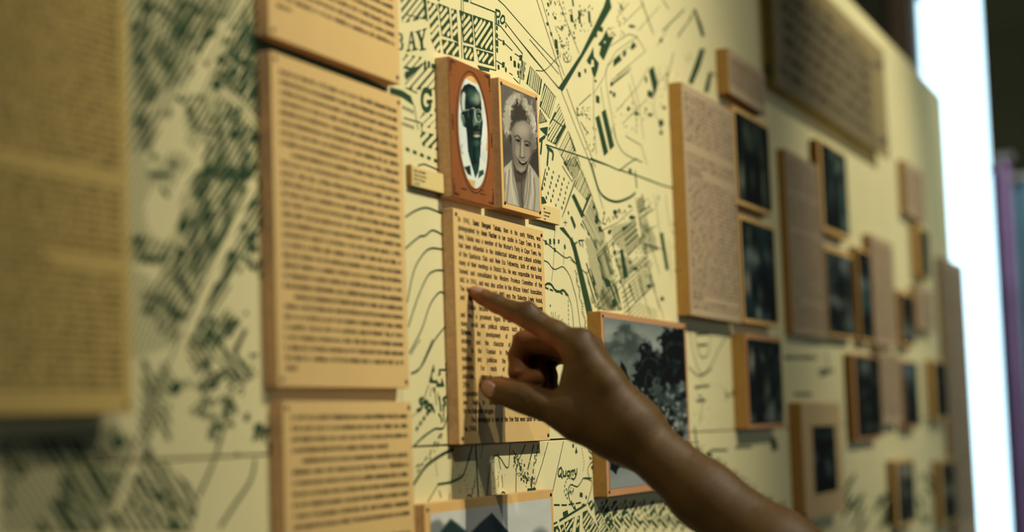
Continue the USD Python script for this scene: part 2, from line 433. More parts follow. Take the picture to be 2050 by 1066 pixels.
stroke('b', 0.8, ((215, 360), (230, 400), (262, 395), (270, 360)), ((225, 350), (240, 378), (256, 352)), ((165, 170), (178, 210)), ((178, 170), (210, 200)))
po('b', (368, 392), (396, 340), (410, 302), (416, 368), (448, 408), (440, 452), (422, 505), (406, 475), (398, 436), (418, 430), (414, 388), (400, 384), (396, 420), (380, 412))
po('b', (440, 288), (470, 250), (495, 195), (512, 238), (545, 236), (520, 292), (498, 345), (478, 392), (450, 350), (462, 300), hole=[(476, 272), (492, 262), (488, 284)])
for u, v, a, h in ((322, 482, 9, 20), (360, 458, 6, 16), (420, 218, 16, 26), (460, 188, 14, 20), (426, 524, 7, 10), (440, 642, 12, 28), (532, 542, 9, 14), (546, 612, 8, 18), (524, 596, 7, 12)):
    po('b', (u - a, v - h), (u + a, v - h * 0.6), (u + a, v + h), (u - a, v + h * 0.7))
po('b', (540, 435), (545, 385), (578, 352), (597, 388)); po('b', (600, 370), (608, 322), (626, 334), (620, 362)); po('b', (648, 312), (668, 268), (692, 296), (664, 324))
ln('b', 0.7, (500, 430), (560, 330), (690, 240), (750, 330), (560, 490)); ln('b', 0.7, (520, 545), (660, 440)); ln('b', 0.7, (530, 520), (650, 430)); ln('b', 0.8, (525, 545), (645, 460), (520, 560))
po('b', (770, 455), (800, 425), (830, 545), (806, 622)); po('b', (765, 580), (800, 600), (795, 640), (760, 620)); po('b', (742, 500), (756, 490), (760, 540), (748, 530))
po('b', (425, 760), (450, 745), (508, 985), (482, 1010)); po('b', (465, 725), (490, 705), (547, 945), (520, 972))
ln('b', 0.8, (205, 590), (300, 830), (402, 1080)); ln('b', 1.0, (238, 573), (330, 830), (425, 1080)); ln('b', 0.7, (412, 480), (414, 780), (432, 1000)); ln('b', 1.2, (104, 936), (300, 1000), (510, 1072))
ln('b', 1.0, (540, 800), (555, 890), (600, 980), (670, 1025), (730, 1050), smooth=True); ln('b', 0.7, (410, 610), (480, 500), (500, 430), (640, 300)); ln('b', 0.7, (500, 430), (498, 560), (560, 900), smooth=True); ln('b', 0.7, (655, 480), (700, 640), (740, 900)); ln('b', 0.7, (840, 430), (800, 700), (860, 860))
clump('b', 24, 50, 30, 1.1, 345, 720); clump('b', 16, 60, 60, 1.4, 740, 720); clump('b', 20, 40, 80, 1.3, 390, 900); clump('b', 12, 30, 90, 1.6, 585, 90)
stroke('b', 1.1, ((305, 690), (312, 745), (330, 735)), ((335, 720), (345, 750)), ((355, 740), (372, 745), (366, 765)), ((380, 765), (392, 775)), ((320, 680), (395, 610)), ((330, 790), (375, 860)))
for u, v, a, h in ((870, 700, 14, 20), (850, 800, 18, 34), (852, 860, 14, 22), (660, 170, 34, 12), (640, 700, 14, 24), (690, 740, 30, 10), (780, 745, 20, 14)):
    blot('b', u, v, a, h)
po('b', (1030, 535), (1100, 360), (1140, 300), (1100, 440), (1052, 550)); po('b', (920, 832), (975, 718), (975, 775), (938, 832)); po('b', (1058, 60), (1072, 60), (1120, 180), (1105, 190))
ln('b', 2.2, (720, 0), (800, 220)); ln('b', 2.0, (860, 200), (1000, 60)); ln('b', 1.6, (930, 340), (880, 560)); ln('b', 1.6, (960, 230), (1050, 110)); ln('b', 1.6, (860, 0), (900, 60))
blot('b', 850, 260, 16, 22); blot('b', 590, 40, 8, 28)
po('t', (200, 100), (225, 95), (325, 380), (290, 395)); po('t', (275, 515), (310, 520), (185, 900), (145, 885)); po('t', (365, 770), (405, 780), (360, 990), (312, 985))
stroke('t', 1.6, ((45, 380), (130, 260), (210, 120)), ((40, 400), (70, 330)), ((400, 760), (450, 820)), ((120, 600), (140, 660)), ((160, 560), (180, 640)))
# the T below the woman's portrait and dotted rows
stroke('b', 3.4, ((62, 912), (98, 884)), ((80, 900), (72, 990)), ((115, 955), (150, 985), (148, 1030)), ((122, 960), (114, 1066)))
for k in range(5):
    for j in range(6):
        dots('c', 2.0, (60 + 34 * k - 10 * j + rng.uniform(-5, 5), 60 + 24 * k + 42 * j * 0.8 + rng.uniform(-5, 5)))
po('c', (-2, 240), (30, 250), (48, 290), (-2, 300)); ln('c', 1.6, (40, 60), (5, 230)); ln('c', 1.0, (150, 40), (215, 145), (240, 110))

# main road and the blocks beside it
po('c', (128, 452), (160, 450), (238, 562), (258, 640), (300, 800), (352, 1005), (358, 1066), (322, 1066), (225, 612), (200, 530))
ln('c', 1.0, (255, 20), (300, 130), (345, 230), (402, 425)); ln('c', 0.9, (320, -20), (370, 140), (425, 330))
ln('c', 2.6, (345, 20), (395, 200), (450, 262), (520, 280), (600, 252), (638, 222), smooth=True)
ln('c', 1.4, (340, -10), (440, 30), (532, 72), (600, 20), (650, -10)); ln('c', 1.6, (530, 66), (660, 110), (850, 180), (960, 195), smooth=True)
DC = (-0.42, 1)
block('c', DC, 3.6, 2.4, 0.9, (285, 66), (342, 225), (312, 272), (232, 178)); block('c', (0.4, 1), 3.4, 2.3, 0.8, (160, 15), (250, -30), (274, 40), (236, 125))
po('c', (213, 242), (230, 225), (300, 372), (280, 390)); po('c', (203, 382), (216, 375), (242, 440), (234, 466)); dots('c', 3, (192, 355)); ln('c', 0.8, (172, 400), (172, 440)); ln('c', 0.8, (160, 418), (184, 420)); po('c', (330, 225), (345, 235), (285, 372), (278, 360))
ln('c', 1.0, (235, 135), (150, 385)); ln('c', 1.0, (272, 50), (160, 360)); ln('c', 0.8, (160, 20), (230, 130))
block('c', (0.5, 1), 4.2, 3.0, 0.7, (350, 250), (398, 380), (412, 440), (438, 525), (380, 620), (318, 490), (272, 432))
block('c', (0.4, 1), 4.6, 3.2, 1.0, (452, 555), (494, 760), (420, 802), (384, 652)); block('c', (0.35, 1), 4.6, 3.2, 1.2, (425, 818), (500, 800), (548, 1005), (440, 1010), (380, 990))
po('c', (535, 600), (556, 600), (592, 780), (560, 798)); po('c', (490, 610), (512, 604), (508, 635), (492, 634))
block('c', (1, -0.9), 5.5, 3.8, 0.9, (550, 452), (640, 415), (668, 560), (588, 645)); block('c', (0.3, 1), 6.5, 5.6, 0.3, (590, 830), (705, 740), (770, 840), (640, 960))
block('c', (1, -0.9), 5.5, 3.6, 0.9, (545, 890), (602, 838), (628, 930), (565, 985)); block('c', (0.2, 1), 5.5, 3.6, 0.6, (650, 260), (682, 245), (704, 330), (662, 362)); block('c', (0.3, 1), 5.5, 4.0, 0.5, (662, 380), (705, 370), (740, 470), (690, 540))
po('c', (800, 490), (822, 484), (862, 732), (842, 742)); po('c', (594, 58), (612, 60), (614, 102), (596, 96)); ln('c', 3.0, (636, 72), (648, 190)); ln('c', 1.6, (690, 560), (790, 590)); ln('c', 1.6, (680, 380), (760, 330)); ln('c', 1.2, (662, 350), (740, 315))
for q in (((380, 640), (500, 510), (640, 400)), ((370, 985), (480, 850), (720, 640)), ((580, 1020), (745, 850)), ((395, 655), (505, 535), (640, 430)), ((385, 1010), (560, 830), (740, 670)), ((440, 540), (490, 740), (548, 1000)), ((480, 540), (530, 740), (592, 990)), ((640, 260), (690, 560), (800, 1000)), ((705, 320), (740, 560), (800, 760))):
    ln('c', 0.9, *q)
for u, v, a, h in ((380, 400, 22, 40), (402, 462, 20, 26), (470, 480, 18, 20), (620, 385, 26, 16), (668, 545, 10, 34), (450, 815, 34, 36), (500, 960, 20, 40), (735, 840, 26, 16), (430, 355, 8, 14), (600, 312, 16, 10), (360, 320, 10, 24), (540, 820, 12, 16), (640, 730, 22, 14), (820, 930, 14, 22), (600, 680, 10, 14), (925, 880, 12, 34), (925, 570, 10, 30), (945, 470, 10, 26)):
    blot('c', u, v, a, h)
clump('c', 18, 45, 30, 2.2, 530, 370); clump('c', 10, 60, 40, 2, 740, 270); clump('c', 24, 40, 150, 1.6, 520, 690); clump('c', 26, 60, 120, 1.8, 690, 700); clump('c', 16, 30, 200, 1.8, 905, 560)
stroke('c', 1.6, ((430, 380), (420, 420), (440, 430)), ((450, 395), (448, 415)), ((460, 385), (470, 415)), ((215, 520), (230, 560), (250, 550)), ((260, 545), (275, 575)), ((285, 545), (288, 580)), ((262, 540), (292, 538)))
block('c', (0.3, 1), 6.0, 4.6, 0.7, (300, 690), (330, 690), (375, 880), (372, 960), (350, 960))
for q in (((300, 520), (430, 540), (545, 1000), (385, 1000)), ((470, 450), (640, 400), (665, 560), (590, 640), (500, 560)), ((500, 660), (590, 640), (640, 720), (560, 830)), ((660, 560), (700, 400), (760, 470), (790, 600), (700, 640))):
    parcel('c', (0.38, 1), 3.8, 0.9, *q)
for q in (((600, 660), (720, 640), (770, 840), (640, 960), (600, 840)), ((560, 990), (660, 950), (780, 1000), (790, 1066), (560, 1066)), ((640, 260), (690, 250), (720, 370), (670, 400))):
    parcel('c', (1, -0.9), 4.4, 0.9, *q)
for q in (((560, 830), (600, 1020), (620, 1066)), ((650, 700), (680, 860), (740, 1040)), ((690, 640), (760, 860), (830, 1060)), ((420, 470), (520, 420), (620, 330)), ((700, 480), (780, 440)), ((760, 600), (830, 590)), ((860, 540), (880, 800)), ((770, 250), (800, 480)), ((840, 240), (870, 460))):
    ln('c', 0.8, *q)
for q in (((560, 720), (700, 560), (770, 430)), ((600, 800), (760, 640)), ((560, 120), (640, 20)), ((600, 160), (740, 20)), ((700, 200), (840, 40)), ((620, 880), (720, 940), (760, 1066)), ((880, 420), (920, 640), (900, 820)), ((460, 560), (480, 700)), ((640, 540), (690, 700), (690, 860)), ((820, 300), (900, 180)), ((520, 300), (640, 220), (700, 240)), ((800, 560), (900, 470))):
    ln('b', 0.8, *q)
clump('b', 30, 90, 110, 1.3, 620, 760); clump('b', 26, 70, 120, 1.5, 900, 560); clump('b', 22, 60, 60, 1.5, 560, 180)
# trees, contours and dashes below the woman's portrait
dots('c', 3.6, (70, 546), (97, 546), (127, 546), (168, 582)); ln('c', 0.7, (70, 555), (70, 530)); ln('c', 0.7, (97, 560), (97, 530)); ln('c', 0.7, (127, 560), (127, 530)); ln('c', 0.7, (168, 600), (168, 560))
ln('c', 1.0, (20, 530), (42, 552), (102, 602), (172, 655), (205, 650), (245, 700), smooth=True); dots('c', 3.2, (42, 552), (102, 602)); ln('c', 0.5, (102, 455), (92, 700), (80, 810)); ln('c', 0.5, (160, 610), (160, 700))
ln('p', 1.0, (185, 10), (245, 40), (300, 110), (350, 130), (430, 95), (480, 130), (540, 230), (590, 400), (630, 560), (690, 1000), smooth=True)
ln('p', 2.2, (205, 345), (240, 320), (290, 335), (340, 408), (400, 428), (440, 408), (490, 450), (510, 480), smooth=True); ln('p', 1.2, (345, 420), (420, 425), (470, 408), smooth=True)
for q in (((205, 372), (250, 392)), ((268, 398), (312, 415)), ((345, 425), (402, 435)), ((410, 440), (442, 462)), ((475, 462), (520, 482))):
    ln('p', 1.6, *q)
ln('p', 0.9, (495, 455), (540, 555), (570, 690), (592, 990), smooth=True); dash('p', 1.1, 7, (515, 540), (522, 960))
for q in (((312, 785), (285, 700)), ((325, 780), (312, 702)), ((345, 775), (345, 690)), ((372, 780), (380, 745)), ((388, 800), (398, 735)), ((402, 835), (436, 792)), ((380, 850), (362, 800)), ((415, 860), (440, 800)), ((290, 790), (275, 770))):
    ln('p', 0.5, *q)
dots('p', 1.6, (276, 615))
for k in range(26):                           # lettering along the road, too soft to read
    u = 600 + 150 * (k / 25) + 8 * math.sin(k); v = 150 + 800 * k / 25
    stroke('p', 0.7, ((u, v), (u + rng.uniform(14, 26), v + rng.uniform(-14, 14))), ((u + 8, v - 10), (u + rng.uniform(0, 18), v + 12)))
ln('p', 1.2, (760, 190), (830, 450), (878, 645)); ln('p', 1.0, (690, 130), (760, 190), (800, 130)); ln('p', 0.8, (545, 0), (620, 60)); block('p', (0.3, 1), 4.0, 3.0, 0.6, (780, 130), (810, 120), (930, 470), (900, 560))

# contours and tree signs left of the pointed-at panel
for q in (((2, 240), (40, 216), (80, 207), (138, 230)), ((2, 352), (50, 311), (72, 306), (100, 287), (140, 306)), ((8, 545), (30, 440), (55, 386), (90, 352), (142, 356)), ((12, 632), (45, 530), (80, 452), (110, 430), (147, 431)), ((16, 725), (60, 640), (90, 552), (125, 507), (148, 522)), ((22, 798), (60, 770), (105, 680), (150, 622))):
    ln('f', 1.5, *q, smooth=True)
po('e', (278, 235), (232, 420), (312, 428), hole=[(288, 312), (306, 335), (308, 375), (290, 402), (270, 390), (262, 355), (270, 325)])
po('e', (335, 292), (302, 462), (388, 460), hole=[(340, 340), (356, 365), (354, 410), (340, 432), (324, 420), (318, 380)]); ln('e', 1.6, (330, 298), (402, 294)); po('e', (276, 462), (296, 470), (294, 522), (276, 508))
stroke('e', 3.0, ((430, 215), (402, 240), (408, 270), (440, 285), (452, 320), (430, 350), (405, 345)), ((172, 572), (145, 590), (150, 615), (170, 640), (150, 680), (122, 690)), ((196, 590), (200, 660)), ((180, 610), (222, 606)), ((258, 640), (222, 640), (222, 690), (250, 690), (260, 640), (285, 700)))
stroke('e', 2.6, ((335, 560), (350, 690)), ((400, 560), (372, 580), (392, 620), (372, 660)), ((440, 570), (418, 600), (436, 640), (420, 690)), ((372, 640), (378, 690)))
ln('e', 1.0, (232, 440), (188, 570)); ln('e', 1.2, (295, 520), (306, 640)); ln('e', 1.0, (322, 515), (330, 590)); dash('e', 3.0, 4, (228, 705), (95, 900), duty=0.62); dash('e', 1.2, 3, (258, 470), (240, 560))
ln('e', 1.6, (60, 1066), (160, 965), (285, 872), (345, 868), (380, 850), (420, 720), smooth=True); stroke('e', 2.0, ((330, 725), (352, 760), (356, 800)), ((375, 720), (378, 790)))
for q in (((345, 915), (322, 962)), ((360, 915), (348, 962)), ((292, 995), (272, 1052)), ((326, 998), (312, 1052))):
    ln('e', 1.6, *q)
ln('e', 1.0, (150, 0), (95, 80), (60, 150), smooth=True); ln('e', 1.6, (272, 0), (200, 170), (135, 295), (62, 330), smooth=True); dash('e', 0.8, 5, (130, 700), (60, 760))

# below the pointed-at panel
ln('d', 1.6, (40, 165), (130, 75), (230, 5), smooth=True)
for q in (((282, 90), (297, 45)), ((302, 90), (317, 40)), ((240, 165), (252, 122)), ((264, 170), (277, 122)), ((210, 200), (192, 260)), ((170, 270), (142, 310)), ((132, 330), (102, 362)), ((95, 345), (60, 370)), ((100, 385), (70, 425)), ((205, 275), (190, 300))):
    ln('d', 1.5, *q)
ln('d', 2.6, (35, 545), (150, 372), (290, 262), (430, 192), smooth=True); po('d', (150, 340), (180, 330), (170, 370)); po('d', (232, 195), (246, 210), (240, 240)); dash('d', 0.9, 5, (245, 285), (272, 470))
ln('d', 1.0, (175, 715), (272, 548)); ln('d', 1.8, (270, 540), (390, 520), (460, 490), (520, 450), (562, 335), (612, 165), smooth=True); ln('d', 1.0, (288, 600), (306, 672)); ln('d', 0.9, (392, 620), (385, 690)); dash('d', 0.9, 4, (398, 540), (416, 380))
ln('d', 2.2, (645, 155), (655, 400), (670, 662)); ln('d', 1.0, (645, 475), (600, 668)); ln('d', 1.0, (752, 655), (780, 430), (812, 285), (850, 258), (892, 292), (940, 370), (968, 350), (982, 145), smooth=True); dash('d', 1.0, 4, (716, 165), (690, 295))
ln('d', 0.9, (860, 225), (888, 395)); dash('d', 0.8, 2, (862, 450), (868, 560), duty=0.8); ln('d', 0.8, (900, 445), (908, 575)); dash('d', 0.7, 4, (765, 370), (762, 520)); ln('d', 1.0, (1132, 150), (1062, 305), (1040, 395), (1038, 625)); ln('d', 0.8, (1003, 205), (1040, 260), (1060, 320))
dash('d', 1.6, 3, (1212, 150), (1150, 405), duty=0.85); dash('d', 1.6, 3, (1255, 150), (1225, 355), duty=0.7); dash('d', 1.6, 5, (1225, 250), (1185, 600)); dash('d', 1.4, 3, (1218, 470), (1215, 600)); ln('d', 1.2, (1180, 480), (1205, 530)); ln('d', 1.2, (1210, 480), (1180, 530)); ln('d', 0.9, (1352, 125), (1290, 350), (1225, 545)); ln('d', 0.9, (1503, 115), (1395, 612)); po('d', (1150, 580), (1230, 570), (1232, 600), (1150, 606))
stroke('d', 1.4, ((890, 640), (905, 615), (925, 620), (938, 640)), ((560, 660), (575, 640), (595, 655)))
for _ in range(70):
    t = rng.random(); dots('d', rng.uniform(0.9, 1.9), (1010 + 180 * t + rng.uniform(-40, 40), 270 + 280 * t + rng.uniform(-60, 60)))
for _ in range(40):
    dots('d', rng.uniform(0.6, 1.0), (rng.uniform(430, 960), rng.uniform(270, 640)))
po('d', (1588, 145), (1602, 140), (1606, 178), (1590, 182)); po('d', (1626, 172), (1640, 230), (1614, 235)); ln('d', 0.8, (1627, 170), (1627, 245)); dash('d', 0.8, 8, (1680, 180), (1705, 330), (1690, 420))
dash('d', 1.2, 9, (1600, 492), (1548, 478), (1518, 540), (1512, 620), (1550, 692), smooth=True); ln('d', 1.2, (1780, 480), (1700, 478), (1672, 520), (1635, 562), (1575, 542), (1548, 600), (1565, 700), (1612, 785), smooth=True); ln('d', 1.0, (1700, 482), (1755, 492), (1782, 540), (1730, 735), smooth=True)
ln('d', 1.0, (1755, 480), (1738, 400), (1760, 340), smooth=True)
po('d', (1662, 615), (1690, 625), (1688, 668), (1660, 660)); po('d', (1718, 645), (1730, 650), (1730, 685), (1716, 680)); po('d', (1494, 812), (1540, 788), (1552, 850), (1504, 868)); po('d', (1580, 690), (1594, 735), (1572, 735)); po('d', (1612, 735), (1626, 785), (1600, 785)); clump('d', 14, 35, 50, 1.3, 1565, 620); dash('d', 1.5, 4, (1410, 740), (1520, 742), (1690, 715), duty=0.75)
# Quarry
stroke('d', 1.9, ((1478, 375), (1458, 395), (1450, 440), (1462, 462), (1480, 445), (1488, 400), (1478, 375)), ((1470, 440), (1490, 478)), ((1500, 410), (1500, 458), (1520, 450), (1526, 408)), ((1526, 408), (1524, 462)), ((1562, 412), (1542, 415), (1540, 455), (1558, 450), (1564, 410)), ((1564, 410), (1560, 462)), ((1576, 408), (1574, 458)), ((1576, 420), (1592, 400)), ((1596, 402), (1594, 452)), ((1596, 415), (1610, 396)), ((1612, 395), (1616, 440), (1630, 430)), ((1634, 388), (1626, 450), (1604, 490), (1588, 482)))
# street grid in the lower corner by the palm photograph
ln('d', 2.2, (1462, 895), (1722, 738)); ln('d', 1.6, (1405, 925), (1440, 910)); po('d', (1682, 735), (1704, 722), (1706, 750), (1684, 760))
DG = (1, -1.6)
for q in (((1740, 722), (1776, 690), (1806, 742), (1776, 802)), ((1512, 912), (1612, 856), (1582, 1010), (1530, 1010)), ((1690, 812), (1732, 790), (1792, 882), (1722, 1010), (1692, 950)), ((1640, 852), (1662, 842), (1656, 1010), (1620, 1010)), ((1810, 832), (1842, 788), (1894, 890), (1842, 952)), ((1745, 960), (1800, 900), (1850, 980), (1830, 1060), (1760, 1060)), ((1850, 770), (1880, 740), (1930, 800), (1900, 870)), ((1470, 940), (1500, 930), (1520, 1010), (1490, 1010)), ((1905, 890), (1945, 820), (1990, 900), (1950, 970)), ((1860, 970), (1895, 905), (1945, 985), (1920, 1060), (1870, 1060)), ((1955, 985), (1990, 930), (2050, 1000), (2020, 1060), (1970, 1060))):
    block('d', DG, 4.6, 2.4, 1.5, *q)
for q in ((1410, 970, 1450, 955), (1440, 950, 1465, 1000), (1402, 990, 1430, 985)):
    ln('d', 2.4, q[:2], q[2:])
block('d', (1, -1.2), 5.0, 2.6, 1.2, (1762, 330), (1832, 262), (1850, 420), (1800, 470)); block('d', (1, -1.2), 5.0, 2.6, 1.2, (1790, 480), (1850, 440), (1850, 600), (1800, 580)); block('d', (1, 1), 5, 3.6, 0.6, (1745, 190), (1830, 150), (1840, 250), (1760, 300))
for k in range(9):
    u = 10 + 75 * k
    block('q', (1, -1.4), 6.0, 3.2, 1.2, (u, 830 + 8 * (k % 3)), (u + 52, 800 + 6 * (k % 2)), (u + 70, 900), (u + 22, 950)); block('q', (1, 1.2), 6.0, 3.4, 1.0, (u + 30, 960), (u + 78, 915), (u + 100, 1010), (u + 50, 1066))
    if k > 1:
        blot('q', u + 20, 990 - 10 * (k % 4), 16, 26); blot('q', u + 60, 880 + 12 * (k % 3), 14, 18)

HW = (1, -1.5)
for pts_ in (((0, -30), (470, -30), (560, 120), (440, 330), (330, 300), (150, 120), (0, 110)), ((20, 120), (150, 130), (330, 330), (430, 440), (360, 470), (200, 560), (60, 660), (20, 640)), ((620, 140), (740, -20), (800, -20), (800, 420), (700, 400), (600, 330)), ((520, 420), (580, 350), (800, 430), (800, 720), (640, 540)), ((560, 560), (790, 780), (790, 1066), (440, 1066), (480, 820)), ((330, 560), (470, 560), (540, 760), (400, 780)), ((20, 660), (230, 640), (160, 900), (20, 900))):
    parcel('l', HW, 4.6, 2.0, *pts_)
base_ = Polygon(wp('x', ((256, -10), (500, -10), (522, 60), (526, 330), (352, 690), (262, 720)))).buffer(0)
for q_, wd_ in ((((486, -10), (412, 125), (300, 330)), 12), (((530, 320), (352, 700), (217, 1027)), 13), (((425, 145), (525, 260)), 8), (((262, 180), (400, 330), (470, 420)), 7), (((262, 520), (330, 560), (385, 640)), 7), (((300, 20), (400, 150)), 7), (((370, 350), (300, 560)), 8), (((430, 250), (370, 380)), 7)):
    base_ = base_.difference(LineString(wp('x', q_)).buffer(wd_ / 2000, cap_style='flat'))
for cx_, cy_, rx_, ry_ in ((325, 425, 36, 55), (350, 265, 22, 40), (395, 215, 16, 22)):
    base_ = base_.difference(Polygon(wp('x', [(cx_ + rx_ * math.cos(t), cy_ + ry_ * math.sin(t)) for t in np.linspace(0, 6.2, 20)])))
u_ = np.array(wp('x', [(300, 300), (330, 235)])); u_ = (u_[1] - u_[0]) / np.linalg.norm(u_[1] - u_[0]); n_u = np.array([-u_[1], u_[0]]); c_u = np.array(base_.centroid.coords[0])
for k in range(-120, 121):
    o = c_u + n_u * k * 0.0042
    add(LineString([o - u_ * .6, o + u_ * .6]).intersection(base_).buffer(0.0006, cap_style='flat'))
for pts_ in (((360, 60), (480, -20), (700, -20), (770, 20), (480, 640), (330, 480), (420, 260)), ((720, 190), (810, 60), (810, 380), (700, 520), (520, 900), (440, 1000), (420, 940), (640, 520)), ((240, 560), (330, 480), (470, 650), (400, 800)), ((20, 380), (300, 440), (230, 560), (20, 560)), ((80, 760), (240, 600), (420, 790), (360, 900), (200, 900)), ((480, 940), (600, 820), (690, 900), (560, 1066), (440, 1066))):
    parcel('m', HW, 4.6, 2.0, *pts_)
for pts_ in (((0, 520), (640, 480), (760, 560), (640, 900), (560, 1080), (0, 1080)), ((760, 420), (900, 120), (960, 200), (880, 420), (800, 640)), ((1040, -20), (1250, -20), (1150, 160), (1040, 140))):
    parcel('n', (1, 1.6), 4.6, 1.9, *pts_)
ROADD = (1, -2.0)
H1 = (1, -1.5)
for e, *q in ((0.5, (480, -20), (684, -20), (600, 122), (498, 90)), (0.8, (290, 60), (405, 35), (425, 115), (352, 232), (262, 180)), (0.8, (650, 150), (745, 145), (765, 255), (702, 400), (606, 335)), (1.2, (545, 440), (700, 395), (740, 410), (665, 560), (610, 530)), (0.8, (730, 415), (790, 425), (800, 600), (740, 590), (680, 560)),
             (0.5, (60, 560), (160, 500), (210, 560), (90, 660)), (1.2, (400, 150), (480, 150), (500, 200), (470, 250), (420, 220)), (1.0, (610, 600), (690, 640), (690, 720), (640, 740), (590, 700)), (1.2, (700, 930), (742, 905), (792, 990), (742, 1060), (680, 1000)), (1.2, (590, 1000), (630, 990), (670, 1060), (600, 1066)),
             (1.0, (470, 900), (540, 870), (600, 960), (540, 1040), (470, 1000)), (1.0, (690, 740), (760, 760), (790, 830), (700, 860)), (0.6, (60, 150), (110, 110), (300, 390), (240, 420), (160, 330)), (0.6, (190, 150), (250, 120), (430, 400), (390, 430))):
    block('l', H1, 6.2, 3.4, e, *q)
for u, v, a, h, r in ((130, 45, 70, 30, 0.2), (400, 20, 60, 20, 0.5), (440, 70, 40, 24, 0.7), (395, 220, 26, 40, -0.4), (430, 285, 26, 34, 0.4), (570, 355, 40, 44, 0.3), (512, 195, 34, 32, 0), (80, 350, 50, 36, 0.4), (165, 505, 60, 22, 0.9), (250, 385, 46, 32, 0.3), (90, 730, 52, 30, 0.2), (265, 680, 16, 36, 0.2), (168, 928, 22, 30, 0), (195, 1040, 80, 22, -0.1), (330, 590, 40, 20, 0.6), (390, 660, 30, 30, 0.5), (480, 780, 80, 14, 0.1), (500, 880, 20, 40, 0.4), (650, 800, 40, 50, 0.3), (540, 500, 34, 50, 0.3), (700, 370, 60, 26, 0.2), (770, 560, 14, 50, 0.2), (785, 830, 12, 60, 0.1), (450, 580, 30, 26, 0), (60, 160, 34, 18, 0.2), (590, 250, 18, 40, 0.4), (480, 380, 18, 30, 0), (770, 140, 14, 40, 0), (230, 70, 60, 24, 0.6), (290, 110, 50, 16, 0.5), (290, 980, 40, 34, 0.4), (350, 30, 40, 26, 0.5), (480, 1010, 30, 40, 0.4), (560, 790, 20, 34, 0.3)):
    blot('l', u, v, a, h, r)
for q in (((700, -20), (590, 170), (478, 390)), ((640, -20), (570, 120)), ((520, 430), (800, 760)), ((560, 420), (800, 700))):
    ln('l', 1.0, *q)
for e, *q in ((0.8, (430, 0), (512, 82), (470, 215), (380, 130)), (0.4, (390, 360), (450, 222), (645, 275), (480, 645), (420, 560)), (1.0, (560, 130), (602, 28), (712, 112), (655, 262)), (0.8, (600, 505), (682, 330), (735, 385), (545, 765), (470, 830)), (0.9, (620, 20), (700, -20), (780, -20), (715, 105)), (1.2, (745, 190), (800, 180), (800, 250), (730, 300)),
             (0.8, (300, 500), (350, 470), (475, 650), (440, 680)), (1.0, (240, 590), (290, 580), (425, 770), (390, 790)), (0.6, (340, 260), (400, 220), (440, 215), (350, 400), (300, 350)), (0.8, (360, 1066), (460, 900), (520, 940), (440, 1066)), (0.7, (560, 930), (660, 860), (680, 920), (600, 1000)), (0.6, (150, 880), (300, 900), (330, 960), (290, 1030), (200, 960))):
    block('m', H1 if e != 0.4 else ROADD, 6.2, 3.7, e, *q)
for u, v, a, h, r in ((200, 32, 95, 18, -0.05), (235, 130, 50, 16, 0.9), (90, 420, 40, 34, 0.3), (180, 530, 120, 24, -0.05), (320, 480, 40, 20, 0.8), (340, 690, 110, 16, 0.85), (130, 840, 44, 40, 0.3), (200, 770, 40, 28, 0.6), (260, 830, 46, 24, 0.8), (320, 860, 50, 36, 0.1), (490, 200, 40, 26, 0.1), (605, 205, 60, 12, 0.85), (705, 342, 20, 22, 0), (632, 512, 22, 26, 0), (770, 200, 16, 40, 0.3), (800, 90, 14, 60, 0.2), (800, 320, 16, 40, 0), (350, 330, 22, 60, 0.35), (470, 60, 20, 60, -0.5), (720, 855, 18, 18, 0), (460, 920, 20, 40, 0.4), (500, 960, 20, 20, 0), (800, 630, 24, 14, 0)):
    blot('m', u, v, a, h, r)
po('m', (705, 940), (728, 950), (672, 1066), (640, 1066)); ln('m', 1.8, (650, 480), (480, 850), (370, 1066)); ln('m', 1.0, (720, 130), (560, 460), (320, 1000))
clump('m', 16, 60, 50, 2.6, 740, 560); clump('m', 20, 70, 80, 2.6, 560, 940); clump('m', 14, 40, 60, 2.6, 750, 430)
for e, *q in ((0.8, (785, 100), (890, 215), (780, 385)), (0.7, (770, 690), (855, 640), (1110, 860), (1080, 940), (760, 760)), (1.6, (735, 755), (1090, 950), (1050, 1066), (690, 880)), (1.6, (690, 895), (1040, 1066), (640, 1066), (640, 970)), (0.8, (340, 720), (500, 650), (650, 770), (570, 960), (330, 830)), (1.6, (230, 950), (330, 850), (560, 1010), (560, 1080), (200, 1080)), (1.2, (0, 640), (120, 690), (60, 830), (0, 800)),
             (1.2, (150, 560), (300, 540), (450, 560), (480, 640), (330, 720), (180, 640)), (0.8, (870, 400), (940, 350), (940, 560), (890, 540)), (0.8, (1200, 40), (1240, 20), (1420, 190), (1400, 220), (1330, 220))):
    block('n', (1, 1.6), 6.2, 3.4, e, *q)
for u, v, a, h, r in ((970, 270, 42, 54, 0), (650, 570, 50, 60, 0.3), (820, 630, 34, 50, 0), (560, 640, 120, 18, 0.75), (440, 660, 60, 30, 0.2), (120, 715, 50, 60, 0.3), (40, 900, 40, 40, 0), (800, 800, 60, 12, 0.6), (860, 870, 170, 16, 0.55), (400, 920, 140, 16, 0.6), (630, 990, 40, 40, 0), (20, 600, 40, 30, 0), (1310, 636, 20, 12, 0), (1280, 470, 22, 24, 0), (1365, 430, 24, 26, 0), (1490, 600, 14, 40, 0), (1400, 90, 26, 14, 0), (1310, 50, 16, 50, 0.4)):
    blot('n', u, v, a, h, r)
for _ in range(46):
    u, v = rng.uniform(1030, 1340), rng.uniform(130, 430)
    stroke('n', 1.6, ((u - 16, v), (u, v - 20), (u + 16, v), (u + 2, v + 20)))
clump('n', 26, 60, 70, 2.4, 1210, 490); clump('n', 14, 50, 60, 2.4, 1440, 540)
